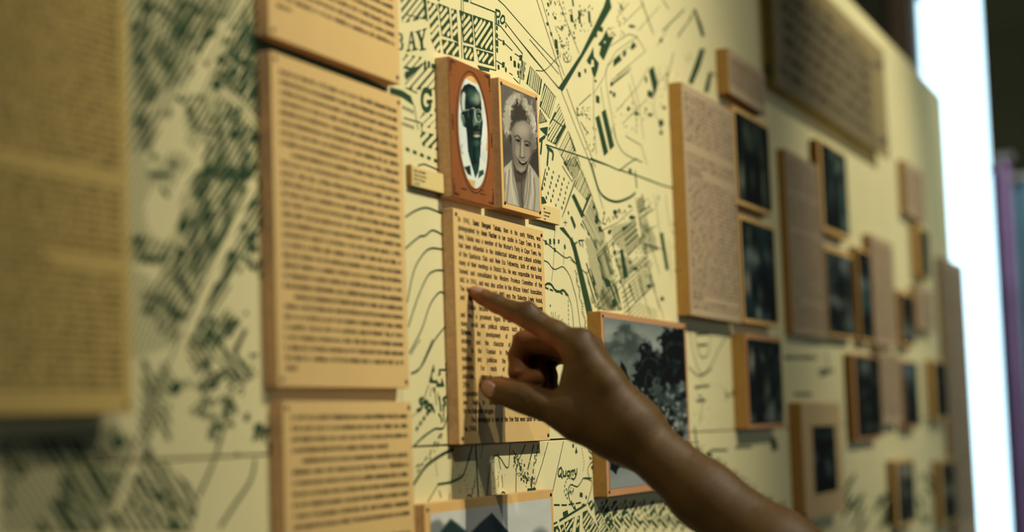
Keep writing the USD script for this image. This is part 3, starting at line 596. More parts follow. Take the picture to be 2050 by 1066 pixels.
ln('n', 2.6, (1240, 480), (1180, 680), (1100, 860), smooth=True); ln('n', 2.6, (1412, 660), (1385, 780), (1300, 910), (1215, 1040), smooth=True); ln('n', 1.4, (1000, -20), (900, 200), (600, 960)); ln('n', 1.2, (880, 400), (750, 690)); ln('n', 1.6, (1190, 100), (1350, 250), (1400, 130))

# soft right part: faint contours and notes, hatched trees lower right
for q in (((60, 70), (90, 250), (140, 385), (200, 335), (260, 215), (340, 90)), ((98, 90), (112, 200), (140, 275), (182, 258), (200, 130)), ((60, 340), (130, 400), (210, 350)), ((290, 480), (320, 530), (360, 500)), ((120, 520), (150, 560), (130, 700))):
    ln('r', 1.6, *q, smooth=True)
for q in (((112, 130), (190, 124)), ((120, 200), (180, 196)), ((100, 472), (195, 460)), ((205, 880), (312, 878)), ((360, 862), (470, 858)), ((110, 560), (170, 556))):
    dash('r', 3.2, 7, *q, duty=0.8)
clump('r', 34, 120, 160, 1.2, 210, 560); clump('r', 10, 30, 30, 2.4, 320, 520); po('r', (170, 900), (200, 880), (210, 920), (180, 930)); po('r', (585, 800), (620, 800), (640, 870), (600, 890))
for x, y, n_ in ((1570, 716, 9), (1612, 716, 4), (1640, 742, 5), (1590, 790, 6)):
    dash('x', 5, n_, (x, y), (x + 6 * n_, y + 1), duty=0.8)
ln('x', 6, (1652, 705), (1660, 745)); ln('x', 5, (1660, 745), (1640, 752)); ln('x', 5, (1390, 855), (1400, 940)); ln('x', 3, (1330, 1010), (1385, 1000)); ln('x', 3, (1396, 1040), (1460, 1010))
for k in range(16):
    x, y = 1690 + rng.uniform(0, 110), 960 + rng.uniform(0, 110)
    blot('x', x, y, rng.uniform(4, 9), rng.uniform(5, 14), rng.uniform(-0.8, 0.8), 7); ln('x', 7, (x - 14, y + 24), (x + 10, y - 16))
for k in range(10):
    x, y = 1838 + rng.uniform(0, 40), 900 + rng.uniform(0, 150)
    blot('x', x, y, rng.uniform(3, 6), rng.uniform(6, 16), rng.uniform(-0.8, 0.8), 7)
# the map goes on outside the picture
def turn(g, a=24.0):
    return shapely.affinity.rotate(g, a, origin=(1.0, 1.7))
for gx in np.arange(-2.0, 3.4, 0.078):
    for gz in np.arange(0.2, 3.2, 0.052):
        gw, gh = 0.078 - rng.choice((.008, .008, .02)), 0.052 - rng.choice((.007, .007, .014))
        g = turn(sbox(gx, gz, gx + gw, gz + gh))
        if g.bounds[0] < BX0 or g.bounds[3] > BZ1 - .01 or g.bounds[1] < 0.9 or g.bounds[2] > 2.4:
            continue
        px, py = proj(np.array([[x, 0, z] for x, z in g.exterior.coords]))
        front = g.bounds[0] > 0.35
        r_ = rng.random()
        if r_ > 0.86 or (front and (px.max() > -40) and (px.min() < 2090) and (py.max() > -25) and (py.min() < 1091)):
            continue
        e, pit = rng.uniform(.001, .003), rng.uniform(.0046, .0060)
        if r_ < 0.62:
            hs = [turn(sbox(gx + e + k * pit, gz + e, gx + e + k * pit + .003, gz + gh - e)) for k in range(int((gw - 2 * e) / pit))]
        else:
            hs = [turn(sbox(gx + e, gz + e + k * pit, gx + gw - e, gz + e + k * pit + .003)) for k in range(int((gh - 2 * e) / pit))]
        INK.append(g.difference(unary_union(hs)))

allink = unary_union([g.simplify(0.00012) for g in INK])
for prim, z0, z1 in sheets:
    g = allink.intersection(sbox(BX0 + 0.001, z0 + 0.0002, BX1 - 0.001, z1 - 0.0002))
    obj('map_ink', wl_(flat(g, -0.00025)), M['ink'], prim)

# ------------------------------------------------------------------ lettering
_gl = {}


def glyph(ch, bold):                           # (mesh 1 m high capitals, advance); the advance is measured against a reference stroke
    k = (ch, bold)
    if k not in _gl:
        ref = meshkit.text_mesh('||', 1.0, 0.04, bold).bounds
        g = meshkit.text_mesh(ch, 1.0, 0.04, bold)
        both = meshkit.text_mesh('|' + ch + '|', 1.0, 0.04, bold).bounds
        adv = (both[1][0] - both[0][0]) - (ref[1][0] - ref[0][0])
        _gl[k] = (np.array(g.vertices), np.array(g.faces), adv)
    return _gl[k]


def letters(lines, x0, x1, z_first, pitch, cap, y, hs=0.88, justify=True):
    """Justified lettering on the plane y: '*' switches bold on and off, '~7' is a word of seven letters that cannot be read, a leading '>' indents, '<' sets a line flush left."""
    vs, fs, n, bars = [], [], 0, []
    for i, text in enumerate(lines):
        z = z_first - i * pitch
        xs = x0 + (0.035 * (x1 - x0) * 2.2 if text.startswith('>') else 0)
        left = text.startswith('<') or not justify
        words, bold = [], False
        for w in text.lstrip('<>').split():
            items = []
            if w.startswith('~'):
                items = [('~', bold)] * int(w[1:])
            else:
                for ch in w:
                    if ch == '*':
                        bold = not bold
                    else:
                        items.append((ch, bold))
            words.append(items)
        adv = lambda it: 0.70 if it[0] == '~' else glyph(*it)[2]
        widths = [sum(adv(it) for it in w) * cap * hs for w in words]
        room = (x1 - xs) - sum(widths); gap = room / max(1, len(words) - 1); k = 1.0
        if left:
            gap = 0.42 * cap
        elif gap < 0.28 * cap:
            gap = 0.30 * cap; k = ((x1 - xs) - gap * (len(words) - 1)) / sum(widths)
        x = xs
        for w in words:
            for it in w:
                a = adv(it) * cap * hs * k
                if it[0] == '~':
                    r = rng.random(); h = cap * (0.74 if r < 0.65 else 1.0); lo = -0.2 * cap if r > 0.93 else 0
                    b = 0.20 * cap if not it[1] else 0.24 * cap
                    bars.append([(x + .06 * a, z + lo), (x + .06 * a + b, z + lo), (x + .06 * a + b, z + h), (x + .06 * a, z + h)])
                    if rng.random() < 0.75:
                        bars.append([(x + .62 * a, z), (x + .62 * a + b, z), (x + .62 * a + b, z + .74 * cap), (x + .62 * a, z + .74 * cap)])
                    t = rng.choice((0.0, 0.3, 0.58)) * cap
                    bars.append([(x + .1 * a, z + t), (x + .8 * a, z + t), (x + .8 * a, z + t + .16 * cap), (x + .1 * a, z + t + .16 * cap)])
                else:
                    gv, gf, _ = glyph(*it)
                    vs.append(np.stack([x + gv[:, 0] * cap * hs * k, y - gv[:, 2] * 0.006, z + gv[:, 1] * cap], 1)); fs.append(gf + n); n += len(gv)
                x += a
            x += gap
    out = []
    if vs:
        out.append(trimesh.Trimesh(np.vstack(vs), np.vstack(fs), process=False))
    if bars:
        v, f = quads(bars, y - 0.0001)
        out.append(trimesh.Trimesh(v, f, process=False))
    return cat_(out)


def scrawl(n, per, bold=0.08, short=True, indent=()):
    out = []
    for i in range(n):
        k, ws = 0, []
        while k < per:
            w = rng.choice((2, 2, 3, 3, 4, 5, 6, 7, 8, 9, 11)); k += w + 1
            ws.append(f'*~{w}*' if False else f'~{w}')
        out.append(('>' if i in indent else '') + ' '.join(ws))
    if short:
        out[-1] = '<' + ' '.join(out[-1].lstrip('<>').split()[:2])
    return out


# ------------------------------------------------------------------ painting flat photographic prints vertex by vertex
def seg_dist(X, Y, a, b):
    a, b = np.array(a, float), np.array(b, float); d = b - a
    t = np.clip(((X - a[0]) * d[0] + (Y - a[1]) * d[1]) / max(d @ d, 1e-9), 0, 1)
    return np.hypot(X - a[0] - t * d[0], Y - a[1] - t * d[1])


class Paint:
    def __init__(s, X, Y, base):
        s.X, s.Y = X, Y; s.c = np.tile(np.array(base, float), (len(X), 1))

    def mix(s, w, col, a=1.0):
        w = np.clip(w, 0, 1)[:, None] * a
        s.c = s.c * (1 - w) + np.array(col, float) * w

    def ell(s, cx, cy, rx, ry, col, soft=0.3, a=1.0, rot=0.0):
        ca, sa = math.cos(rot), math.sin(rot); dx, dy = s.X - cx, s.Y - cy
        d = np.hypot((ca * dx + sa * dy) / rx, (-sa * dx + ca * dy) / ry)
        s.mix((1 + soft - d) / (2 * soft), col, a)

    def poly(s, pts, col, soft=4.0, a=1.0, warp=0):
        X, Y = s.X, s.Y
        if warp:
            q = np.stack([X / 18, Y / 18, X * 0], -1)
            X = X + (meshkit.noise(q, 3) - .5) * warp; Y = Y + (meshkit.noise(q, 4) - .5) * warp
        d = np.full(len(X), 1e9); inside = np.zeros(len(X), bool)
        for i in range(len(pts)):
            a_, b_ = pts[i - 1], pts[i]
            d = np.minimum(d, seg_dist(X, Y, a_, b_))
            if a_[1] != b_[1]:
                cr = ((a_[1] > Y) != (b_[1] > Y)) & (X < (b_[0] - a_[0]) * (Y - a_[1]) / (b_[1] - a_[1]) + a_[0])
                inside ^= cr
        d = np.where(inside, d, -d)
        s.mix(0.5 + d / (2 * soft), col, a)

    def line(s, pts, width, col, soft=2.0, a=1.0):
        d = np.full(len(s.X), 1e9)
        for p_, q_ in zip(pts, pts[1:]):
            d = np.minimum(d, seg_dist(s.X, s.Y, p_, q_))
        s.mix((width / 2 + soft - d) / (2 * soft), col, a)

    def grain(s, sx, sy, amp, seed=0, oct=3):
        f = meshkit.fbm(np.stack([s.X / sx, s.Y / sy, s.X * 0], -1), oct, seed) - 0.5
        s.c = s.c * (1 + amp * f)[:, None] + 255 * 0.08 * amp * f[:, None]

    def blobs(s, n, box, rmin, rmax, col, seed, soft=0.5, a=0.8, tall=1.6):
        g = np.random.default_rng(seed)
        for _ in range(n):
            r = g.uniform(rmin, rmax)
            s.ell(g.uniform(box[0], box[2]), g.uniform(box[1], box[3]), r, r * g.uniform(0.6, tall), col, soft, a, g.uniform(-.4, .4))

    def linear(s):
        c = np.clip((s.c - 128) * 1.14 + 122, 4, 250) / 255.0
        return np.where(c <= 0.04045, c / 12.92, ((c + 0.055) / 1.055) ** 2.4)


def print_mesh(x0, x1, z0, z1, y, nx, nz, to_world, painter, crop=None, shape=None):
    gx, gz = np.meshgrid(np.linspace(x0, x1, nx), np.linspace(z1, z0, nz))
    v = np.stack([gx.ravel(), np.full(gx.size, y), gz.ravel()], 1)
    i = (np.arange(nz - 1)[:, None] * nx + np.arange(nx - 1)[None, :]).ravel()
    f = np.vstack([np.stack([i, i + nx, i + nx + 1], 1), np.stack([i, i + nx + 1, i + 1], 1)])
    if shape is not None:                      # an ellipse (cx, cz, rx, rz): warp the square grid onto a disc
        cx, cz, rx, rz = shape
        U, V = (gx.ravel() - x0) / (x1 - x0) * 2 - 1, (gz.ravel() - z0) / (z1 - z0) * 2 - 1
        v[:, 0] = cx + rx * U * np.sqrt(1 - V ** 2 / 2); v[:, 2] = cz + rz * V * np.sqrt(1 - U ** 2 / 2)
    if crop:
        ox, oy, s = crop
        px, py = proj(to_world(v))
        X, Y = (px - ox) * s, (py - oy) * s
    else:
        X, Y = (v[:, 0] - x0) / (x1 - x0) * 100, (z1 - v[:, 2]) / (z1 - z0) * 100
    return (v, f), painter(X, Y).linear()


# ------------------------------------------------------------------ panels on the display wall
def panel(name, label, cat, t, cx, cz, w, h, rot, side='mdf', face='tan', group=None, screws=True, face_inset=0.0):
    """A board hung on the wall; its own frame has x along the wall, z up, y = 0 at the wall and y = -t at its face."""
    th = math.radians(rot)
    o = thing(name, label, cat, (cx, 0, cz), -rot, group)
    obj('board', bbox(-w / 2, w / 2, -t + 0.0006, -0.0002, -h / 2, h / 2, 0.0006), M[side], o)
    fc = obj('face_sheet', bbox(-w / 2 + face_inset, w / 2 - face_inset, -t, -t + 0.0007, -h / 2 + face_inset, h / 2 - face_inset, 0.0002), M[face], o)
    if screws:
        prof = np.array([[0, 0], [0.0017, 0], [0.0017, 0.0003], [0.0012, 0.0008], [0, 0.001]])
        for sx in (-1, 1):
            for sz in (-1, 1):
                s = trimesh.creation.revolve(prof, sections=12)
                s.apply_transform(trimesh.transformations.rotation_matrix(math.pi / 2, [1, 0, 0]))
                s.apply_translation([sx * (w / 2 - 0.005), -t, sz * (h / 2 - 0.0045)])
                obj('screw', s, M['screw'], o)
    def to_world(v):
        c, s = math.cos(th), math.sin(th)
        return np.stack([cx + c * v[:, 0] - s * v[:, 2], v[:, 1], cz + s * v[:, 0] + c * v[:, 2]], 1)
    return o, fc, to_world, (t, w, h)


def grow(cx, cz, w, h, left=0, right=0, top=0, bottom=0):
    return cx + (right - left) / 2, cz + (top - bottom) / 2, w + left + right, h + top + bottom


TXT = 'text panel'
# nearest, cropped by the left edge of the picture
c4 = grow(0.7322, 1.6262, 0.1085, 0.2242, left=0.09, top=0.05)
o, fc, tw, (t, w, h) = panel('text_panel', 'large dim olive-tan text panel nearest the camera, cut off by the left edge', TXT, 0.018, *c4, 0.15, 'mdf', 'tan_olive')
rows = []
zr = h / 2 - 0.010
k = 0
while zr > -h / 2 + 0.012:
    zabs = c4[1] + zr
    gapA, gapB = 1.632 < zabs < 1.641, 1.5865 < zabs < 1.594
    rows.append((zr, gapA, gapB)); zr -= 0.0042; k += 1
ms = []
for zr, ga, gb in rows:
    if ga:
        continue
    if gb:
        ms.append(letters(['<' + ' '.join(f'~{rng.choice((3, 5, 7))}' for _ in range(13))], -w / 2 + 0.010, w / 2 - 0.008, zr, 1, 0.0026, -t, 0.8)); continue
    ms.append(letters(scrawl(1, 112, short=False), -w / 2 + 0.010, w / 2 - 0.008, zr, 1, 0.0026, -t, 0.8))
obj('lettering', cat_(ms), M['text_brown'], fc)

# the column of three
G3 = 'column of three tan text panels left of the portraits'
cB = grow(1.0476, 1.7851, 0.1895, 0.0635, top=0.12)
o, fc, tw, (t, w, h) = panel('text_panel', 'tan text panel at the top of the left column, cut off by the top edge', TXT, 0.010, *cB, 0.15)
obj('lettering', letters(scrawl(20, 78), -w / 2 + 0.010, w / 2 - 0.008, -h / 2 + 0.0205 + 19 * 0.0067, 0.0067, 0.0036, -t), M['text'], fc)
o, fc, tw, (t, w, h) = panel('text_panel', 'tall tan text panel of thirty blurred lines, middle of the left column', TXT, 0.010, 1.0492, 1.6372, 0.1885, 0.2133, 0.15)
obj('lettering', letters(scrawl(30, 78, indent=(8, 22)), -w / 2 + 0.010, w / 2 - 0.008, h / 2 - 0.0130, 0.00655, 0.0036, -t), M['text'], fc)
cD = grow(1.0535, 1.4746, 0.1855, 0.0936, bottom=0.11)
o, fc, tw, (t, w, h) = panel('text_panel', 'tan text panel at the bottom of the left column, cut off by the bottom edge', TXT, 0.010, *cD, -0.05)
lnD = scrawl(28, 78, indent=(4, 12, 20)); lnD[3] = '<' + ' '.join(lnD[3].split()[:7]); lnD[11] = '<~6 ~3'
obj('lettering', letters(lnD, -w / 2 + 0.010, w / 2 - 0.008, h / 2 - 0.0120, 0.0069, 0.0036, -t), M['text'], fc)

# portrait in an oval mount
o, fc, tw, (t, w, h) = panel('portrait_board', 'reddish-brown board with an oval portrait of a man in round spectacles', 'photograph', 0.012, 1.2680, 1.7351, 0.0835, 0.1107, 0.1, 'mdf', 'sepia', screws=False)
CM = (905, 120, 3.811)


def man(X, Y):
    p = Paint(X, Y, (214, 222, 212))
    p.poly([(20, 60), (150, 80), (215, 190), (150, 168), (95, 135), (60, 170)], (222, 178, 112), 3)
    p.poly([(262, 360), (300, 420), (300, 720), (258, 690), (270, 560)], (218, 170, 104), 4)
    p.grain(60, 90, 0.12, 5)
    D, Dm = (16, 40, 36), (52, 82, 72)
    p.poly([(62, 320), (68, 240), (92, 195), (128, 180), (172, 202), (208, 258), (222, 325), (224, 400), (234, 480), (228, 560), (220, 620), (216, 700), (212, 790), (200, 850), (178, 898), (160, 840), (138, 780), (122, 700), (116, 600), (108, 520), (86, 505), (70, 462), (66, 424), (72, 402), (68, 360)], D, 3)
    p.poly([(70, 310), (76, 255), (92, 240), (104, 262), (98, 330), (100, 385), (76, 385)], (196, 206, 190), 6)
    p.ell(172, 285, 40, 48, (118, 140, 124), 0.55, 0.9); p.ell(195, 300, 22, 40, (150, 164, 142), 0.6, 0.8); p.ell(140, 250, 30, 36, (60, 88, 78), 0.5, 0.8)
    p.ell(125, 430, 26, 60, (28, 50, 44), 0.5); p.ell(205, 470, 20, 60, (92, 118, 104), 0.6, 0.85); p.ell(206, 400, 16, 14, (130, 146, 128), 0.5, 0.8)
    p.line([(118, 372), (145, 362), (168, 376)], 12, D, 4); p.line([(180, 362), (205, 352), (220, 372)], 11, D, 4)
    p.ell(140, 405, 18, 9, (14, 28, 26), 0.4); p.ell(206, 412, 12, 9, (10, 22, 22), 0.4); p.ell(202, 426, 12, 6, (150, 160, 144), 0.6, 0.7)
    p.poly([(166, 380), (182, 400), (192, 480), (186, 512), (162, 508), (158, 470)], (110, 132, 116), 6, 0.9); p.line([(168, 385), (184, 480)], 6, (168, 180, 160), 4, 0.9)
    p.ell(186, 508, 16, 9, (22, 36, 32), 0.5); p.line([(162, 538), (190, 528), (212, 545)], 9, (26, 40, 36), 4)
    p.ell(190, 556, 26, 10, (92, 96, 84), 0.5); p.ell(190, 580, 26, 13, (184, 184, 164), 0.45); p.line([(160, 568), (190, 566), (216, 570)], 4, (20, 30, 28), 2)
    p.ell(188, 635, 28, 26, (84, 110, 96), 0.6, 0.85); p.ell(150, 640, 22, 50, (34, 60, 54), 0.6, 0.7); p.ell(196, 720, 16, 60, (56, 86, 78), 0.6, 0.8); p.ell(145, 730, 14, 50, (40, 72, 66), 0.6, 0.7)
    p.poly([(66, 425), (84, 415), (98, 470), (96, 506), (80, 500), (70, 465)], (150, 166, 150), 3); p.line([(76, 432), (88, 470), (92, 500)], 7, D, 3)
    for c_, r_ in (((202, 425), (25, 50)),):
        p.line([(c_[0] + r_[0] * math.cos(a), c_[1] + r_[1] * math.sin(a) + 0.25 * r_[0] * math.cos(a)) for a in np.linspace(0, 2 * math.pi, 28)], 3.4, (216, 214, 190), 1.4)
    p.line([(150 + 26 * math.cos(a), 412 + 44 * math.sin(a)) for a in np.linspace(2.6, 6.6, 20)], 3, (150, 160, 146), 1.4, 0.7)
    p.line([(72, 394), (108, 384), (126, 380)], 4, (214, 216, 200), 1.6); p.line([(150, 372), (166, 364), (180, 384)], 4, (214, 216, 200), 1.6)
    W_ = (216, 224, 210)
    p.poly([(30, 720), (90, 690), (122, 705), (140, 770), (162, 850), (168, 930), (120, 900), (70, 820)], W_, 4); p.poly([(212, 740), (240, 780), (270, 800), (240, 900), (180, 940), (186, 900), (204, 850)], W_, 4)
    p.poly([(92, 818), (138, 806), (146, 884), (120, 872)], (34, 58, 54), 3); p.poly([(206, 850), (238, 838), (244, 870), (200, 905)], (60, 84, 78), 4); p.line([(75, 650), (62, 690), (82, 715)], 12, (140, 156, 146), 6, 0.7)
    p.poly([(160, 800), (205, 790), (198, 860), (178, 900)], (40, 76, 70), 5, 0.9)
    p.poly([(100, 905), (180, 925), (170, 985), (90, 960)], (208, 176, 120), 5)
    return p


ox, oz, rx, rz = 0.0015, 0.0015, 0.0292, 0.0455
mesh_, col_ = print_mesh(-rx, rx, -rz, rz, -t - 0.0003, 150, 200, tw, man, CM, (ox, oz, rx, rz))
obj('oval_print', mesh_, M['print'], o, color=col_)
ang = np.linspace(0, 2 * math.pi, 72, endpoint=False)
def ring(a0, a1, h0):
    vs = []
    for rr, hh in ((a0, 0.0002), ((a0 + a1) / 2, h0), (a1, 0.0002)):
        vs.append(np.stack([ox + (rx + rr) * np.cos(ang), np.full(72, -t - hh), oz + (rz + rr) * np.sin(ang)], 1))
    v = np.vstack(vs); f = []
    for k in range(2):
        for i in range(72):
            j = (i + 1) % 72; f += [[k * 72 + i, k * 72 + j, (k + 1) * 72 + j], [k * 72 + i, (k + 1) * 72 + j, (k + 1) * 72 + i]]
    return v, np.array(f)[:, ::-1]
obj('oval_rim', ring(-0.0002, 0.0012, 0.0008), M['sepia'], o, smooth=True)
obj('oval_line', ring(0.0030, 0.0040, 0.0003), M['sepia_dark'], o)
for sx in (-1, 1):
    for sz in (-1, 1):
        g = unary_union([Polygon([(0, 0), (0.009, 0), (0.0065, 0.002), (0.004, 0.003), (0.003, 0.004), (0.002, 0.0085), (0, 0.011)]).difference(shapely.Point(0.003, 0.003).buffer(0.0011)).difference(shapely.Point(0.0055, 0.0013).buffer(0.0006)), shapely.Point(0.0098, 0.0012).buffer(0.0009), shapely.Point(0.0012, 0.0123).buffer(0.0009)])
        g = shapely.affinity.translate(shapely.affinity.scale(g, -sx, -sz, origin=(0, 0)), sx * (w / 2 - 0.002), sz * (h / 2 - 0.002))
        obj('corner_ornament', flat(g, -t - 0.0002), M['sepia_dark'], o)
obj('caption', letters(['<~5 ~6'], -0.025, 0.02, -0.0475, 0.003, 0.0016, -t, 0.8), M['sepia_dark'], o)
obj('caption', letters(['<~2 ~3 ~2', '<~7 ~4'], 0.012, 0.038, -0.0445, 0.0030, 0.0015, -t, 0.9), M['sepia_dark'], o)
for q in ((-0.0375, 0.004), (0.0395, 0.0)):
    obj('side_ornament', flat(unary_union([shapely.Point(q[0], q[1] + d).buffer(0.0012 if d else 0.0018, quad_segs=3) for d in (-0.005, -0.0025, 0, 0.0025, 0.005)]), -t - 0.0002), M['sepia_dark'], o)

# the woman's portrait
o, fc, tw, (t, w, h) = panel('portrait_board', 'amber-edged board with a grey portrait of a smiling woman with light wavy hair', 'photograph', 0.016, 1.3614, 1.7348, 0.0888, 0.1090, 0.0, 'mdf', 'amber')
CW = (990, 150, 3.676)


def woman(X, Y):
    p = Paint(X, Y, (112, 108, 98))
    p.poly([(150, 520), (400, 420), (400, 1100), (150, 1100)], (62, 60, 54), 90, 0.8); p.ell(70, 560, 60, 120, (74, 72, 64), 0.8, 0.6)
    p.grain(30, 60, 0.08, 2)
    Hc, Hd = (172, 166, 148), (58, 54, 47)
    p.poly([(74, 405), (62, 330), (74, 255), (94, 180), (136, 136), (190, 142), (236, 186), (266, 240), (298, 330), (316, 430), (306, 520), (288, 572), (268, 525), (276, 405), (252, 345), (200, 330), (142, 352), (120, 392), (122, 455), (98, 440)], Hc, 8, 1, 30)
    p.poly([(132, 215), (160, 180), (196, 196), (222, 250), (252, 320), (262, 352), (200, 334), (150, 356), (126, 400), (118, 350), (124, 280)], Hd, 13, 0.85, 26)
    g = np.random.default_rng(4)
    for k in range(46):
        a_ = g.uniform(-0.2, 1.15) * math.pi; r0 = g.uniform(0.9, 1.25)
        x0_, y0_ = 190 - 105 * r0 * math.cos(a_) * .95, 330 - 165 * r0 * math.sin(a_)
        if g.random() < 0.35:
            x0_, y0_ = 250 + g.uniform(-10, 52), g.uniform(260, 520)
        q = [(x0_, y0_)]
        for _ in range(3):
            q.append((q[-1][0] + g.uniform(-9, 9), q[-1][1] + g.uniform(14, 26)))
        p.line(q, g.uniform(3, 6), (226, 220, 202) if k % 3 else (92, 86, 76), 3.5, 0.6)
    p.poly([(266, 430), (298, 440), (304, 520), (286, 572), (268, 545)], (84, 79, 70), 8, 0.6, 20)
    p.poly([(134, 395), (162, 352), (218, 338), (262, 372), (276, 450), (268, 560), (252, 640), (226, 704), (196, 724), (160, 702), (142, 640), (132, 540), (128, 460)], (138, 131, 117), 5)
    p.ell(205, 405, 50, 50, (172, 164, 146), 0.6, 0.9); p.ell(170, 570, 30, 50, (160, 152, 134), 0.6, 0.8); p.ell(240, 590, 22, 50, (150, 142, 126), 0.6, 0.8)
    p.ell(143, 560, 12, 110, (100, 94, 83), 0.8, 0.5); p.ell(264, 500, 10, 80, (100, 94, 83), 0.8, 0.5)
    p.line([(148, 455), (172, 446), (192, 472)], 8, (60, 54, 48), 4, 0.9); p.line([(218, 492), (242, 488), (264, 510)], 8, (60, 54, 48), 4, 0.9)
    p.ell(174, 484, 20, 10, (58, 52, 46), 0.5, 0.95, 0.3); p.ell(240, 518, 18, 9, (58, 52, 46), 0.5, 0.95, 0.3); p.ell(176, 484, 6, 6, (24, 22, 20), 0.4); p.ell(240, 519, 6, 6, (24, 22, 20), 0.4)
    p.line([(170, 505), (190, 512)], 5, (90, 84, 74), 4, 0.7); p.line([(206, 490), (204, 560), (206, 596)], 13, (178, 170, 150), 6, 0.8); p.line([(192, 500), (190, 560), (186, 600)], 6, (92, 86, 76), 5, 0.8)
    p.line([(186, 604), (206, 612), (222, 606)], 7, (70, 64, 56), 4, 0.85)
    p.poly([(164, 606), (180, 628), (205, 642), (232, 640), (246, 634), (232, 660), (208, 668), (182, 650)], (44, 38, 34), 3, 0.95); p.poly([(180, 628), (205, 641), (232, 640), (218, 649), (200, 649)], (200, 194, 176), 2.5, 0.9)
    p.line([(186, 660), (208, 676), (228, 668)], 7, (120, 110, 98), 4, 0.8); p.ell(200, 698, 26, 16, (158, 150, 132), 0.6, 0.8); p.line([(150, 590), (160, 630), (172, 660)], 5, (86, 80, 70), 4, 0.7); p.line([(250, 610), (256, 640), (246, 664)], 5, (86, 80, 70), 4, 0.6)
    p.ell(116, 468, 10, 32, (70, 64, 56), 0.5, 0.9)
    p.poly([(142, 660), (165, 706), (198, 728), (228, 708), (250, 660), (240, 760), (215, 790), (180, 800), (150, 780)], (84, 79, 69), 7); p.line([(168, 712), (198, 734), (230, 712)], 12, (54, 50, 44), 8, 0.9)
    p.poly([(158, 790), (200, 795), (240, 740), (236, 860), (215, 985), (180, 975), (165, 880)], (112, 106, 94), 8); p.line([(200, 800), (198, 900), (212, 980)], 6, (66, 62, 54), 5, 0.8)
    Bl = (182, 177, 158)
    p.poly([(50, 700), (95, 660), (128, 628), (140, 720), (168, 860), (188, 985), (60, 960)], Bl, 5); p.poly([(252, 650), (300, 715), (345, 790), (345, 1040), (212, 990), (222, 850), (236, 740)], (174, 169, 150), 5)
    for q in (((128, 650), (138, 780), (180, 960)), ((110, 700), (100, 820), (90, 940)), ((80, 720), (76, 850)), ((262, 690), (262, 820), (240, 980)), ((290, 760), (300, 880), (290, 1000)), ((245, 720), (240, 850), (220, 960))):
        p.line(list(q), 7, (104, 100, 88), 6, 0.7)
    for q in (((120, 690), (125, 820), (150, 950)), ((276, 720), (282, 860), (262, 990)), ((95, 690), (88, 800))):
        p.line(list(q), 6, (214, 208, 190), 6, 0.7)
    return p


bd = 0.0045
mesh_, col_ = print_mesh(-w / 2 + bd, w / 2 - bd, -h / 2 + bd, h / 2 - bd, -t - 0.0003, 150, 190, tw, woman, CW)
obj('photo_print', mesh_, M['print'], o, color=col_)

# the panel the finger points at
o, fc, tw, (t, w, h) = panel('text_panel', 'sharp tan text panel in the middle that the finger is pointing at', TXT, 0.010, 1.3264, 1.5799, 0.1922, 0.1832, -0.12)
GT = ['In 1941, *Isaac Bangani Tabata,* then in his early thirties, was', 'photographed by *Anne Fischer* in her studio in Cape Town. At this', "time, Tabata was a member of the Worker's Party in Cape Town. He",
      'had been influential in the intellectual debates and cultural activites', 'of the Spartacus Club and New Era Fellowship, both of which had', 'many of their meetings in District Six. He was responsible for having',
      'formed and consolidated the Western Province Committee of the', "AAC in 1941, and was also active in the African Voters' Association.", 'The ~4 ~6 ~2 ~3 AAC (WP) was the Stakesby Lewis Hostel,', 'and the ~9 ~2 ~3 ~8 ~5 ~6 ~8',
      '>Tabata became a key ~6 ~2 ~3 ~8 ~6', 'and was a prominent figure in the city. He ~5 ~2 ~5', 'many social and political subjects such as the ~12', '*Scheme,* the development of black political ~8', 'strategy and the character of bantu education ~5',
      'trips to the Transkei in the 1940s and ~7 ~2', 'mobilise and politicise the rural ~8 ~3 ~3', 'peasantry. For much of his political ~4 ~3', 'associate, comrade ~3 ~9 ~4 ~7', '1956, in ~7 ~6 ~8 ~6', 'organisation of the ~9 ~3 ~7 ~5',
      'and lived in several southern ~8 ~9 ~4', '<for the liberation struggle.', '>This photograph is one of the few that were taken of Tabata in', '<the 1940s.']
obj('lettering', letters(GT, -w / 2 + 0.0085, w / 2 - 0.0075, h / 2 - 0.0097, 0.00681, 0.0040, -t), M['text'], fc)

# two small captions tucked beside the portraits
def caption(label, cx, cz, w_, h_, rot, lines, x0):
    o, fc, tw, (t, w, h) = panel('caption_label', label, 'label', 0.005, cx, cz, w_, h_, rot, 'mdf_gold', 'cream', screws=False)
    obj('lettering', letters(lines, x0, x0 + 0.04, h / 2 - 0.0042, 0.00315, 0.0018, -t, 0.9), M['text_brown'], fc)
caption('small cream caption label at the lower left of the oval portrait', 1.1978, 1.6901, 0.0574, 0.0151, 0.15, ['<~5 ~7 ~6', '<~9 ~4 ~5', '<~7 ~10', '<~2 ~6'], -0.0262)
caption('small cream caption label at the lower right of the smiling woman', 1.4468, 1.6893, 0.0651, 0.0149, 0.08, ['<~4', '<~5 ~9', '<~2 ~9', '<~4'], -0.0085)

# palm photograph
o, fc, tw, (t, w, h) = panel('photo_board', 'orange-edged board with a grey photograph of palms below a mountain', 'photograph', 0.014, 1.6936, 1.5195, 0.2765, 0.1744, -0.12, 'mdf_gold', 'orange')
CP = (1170, 600, 2.6)


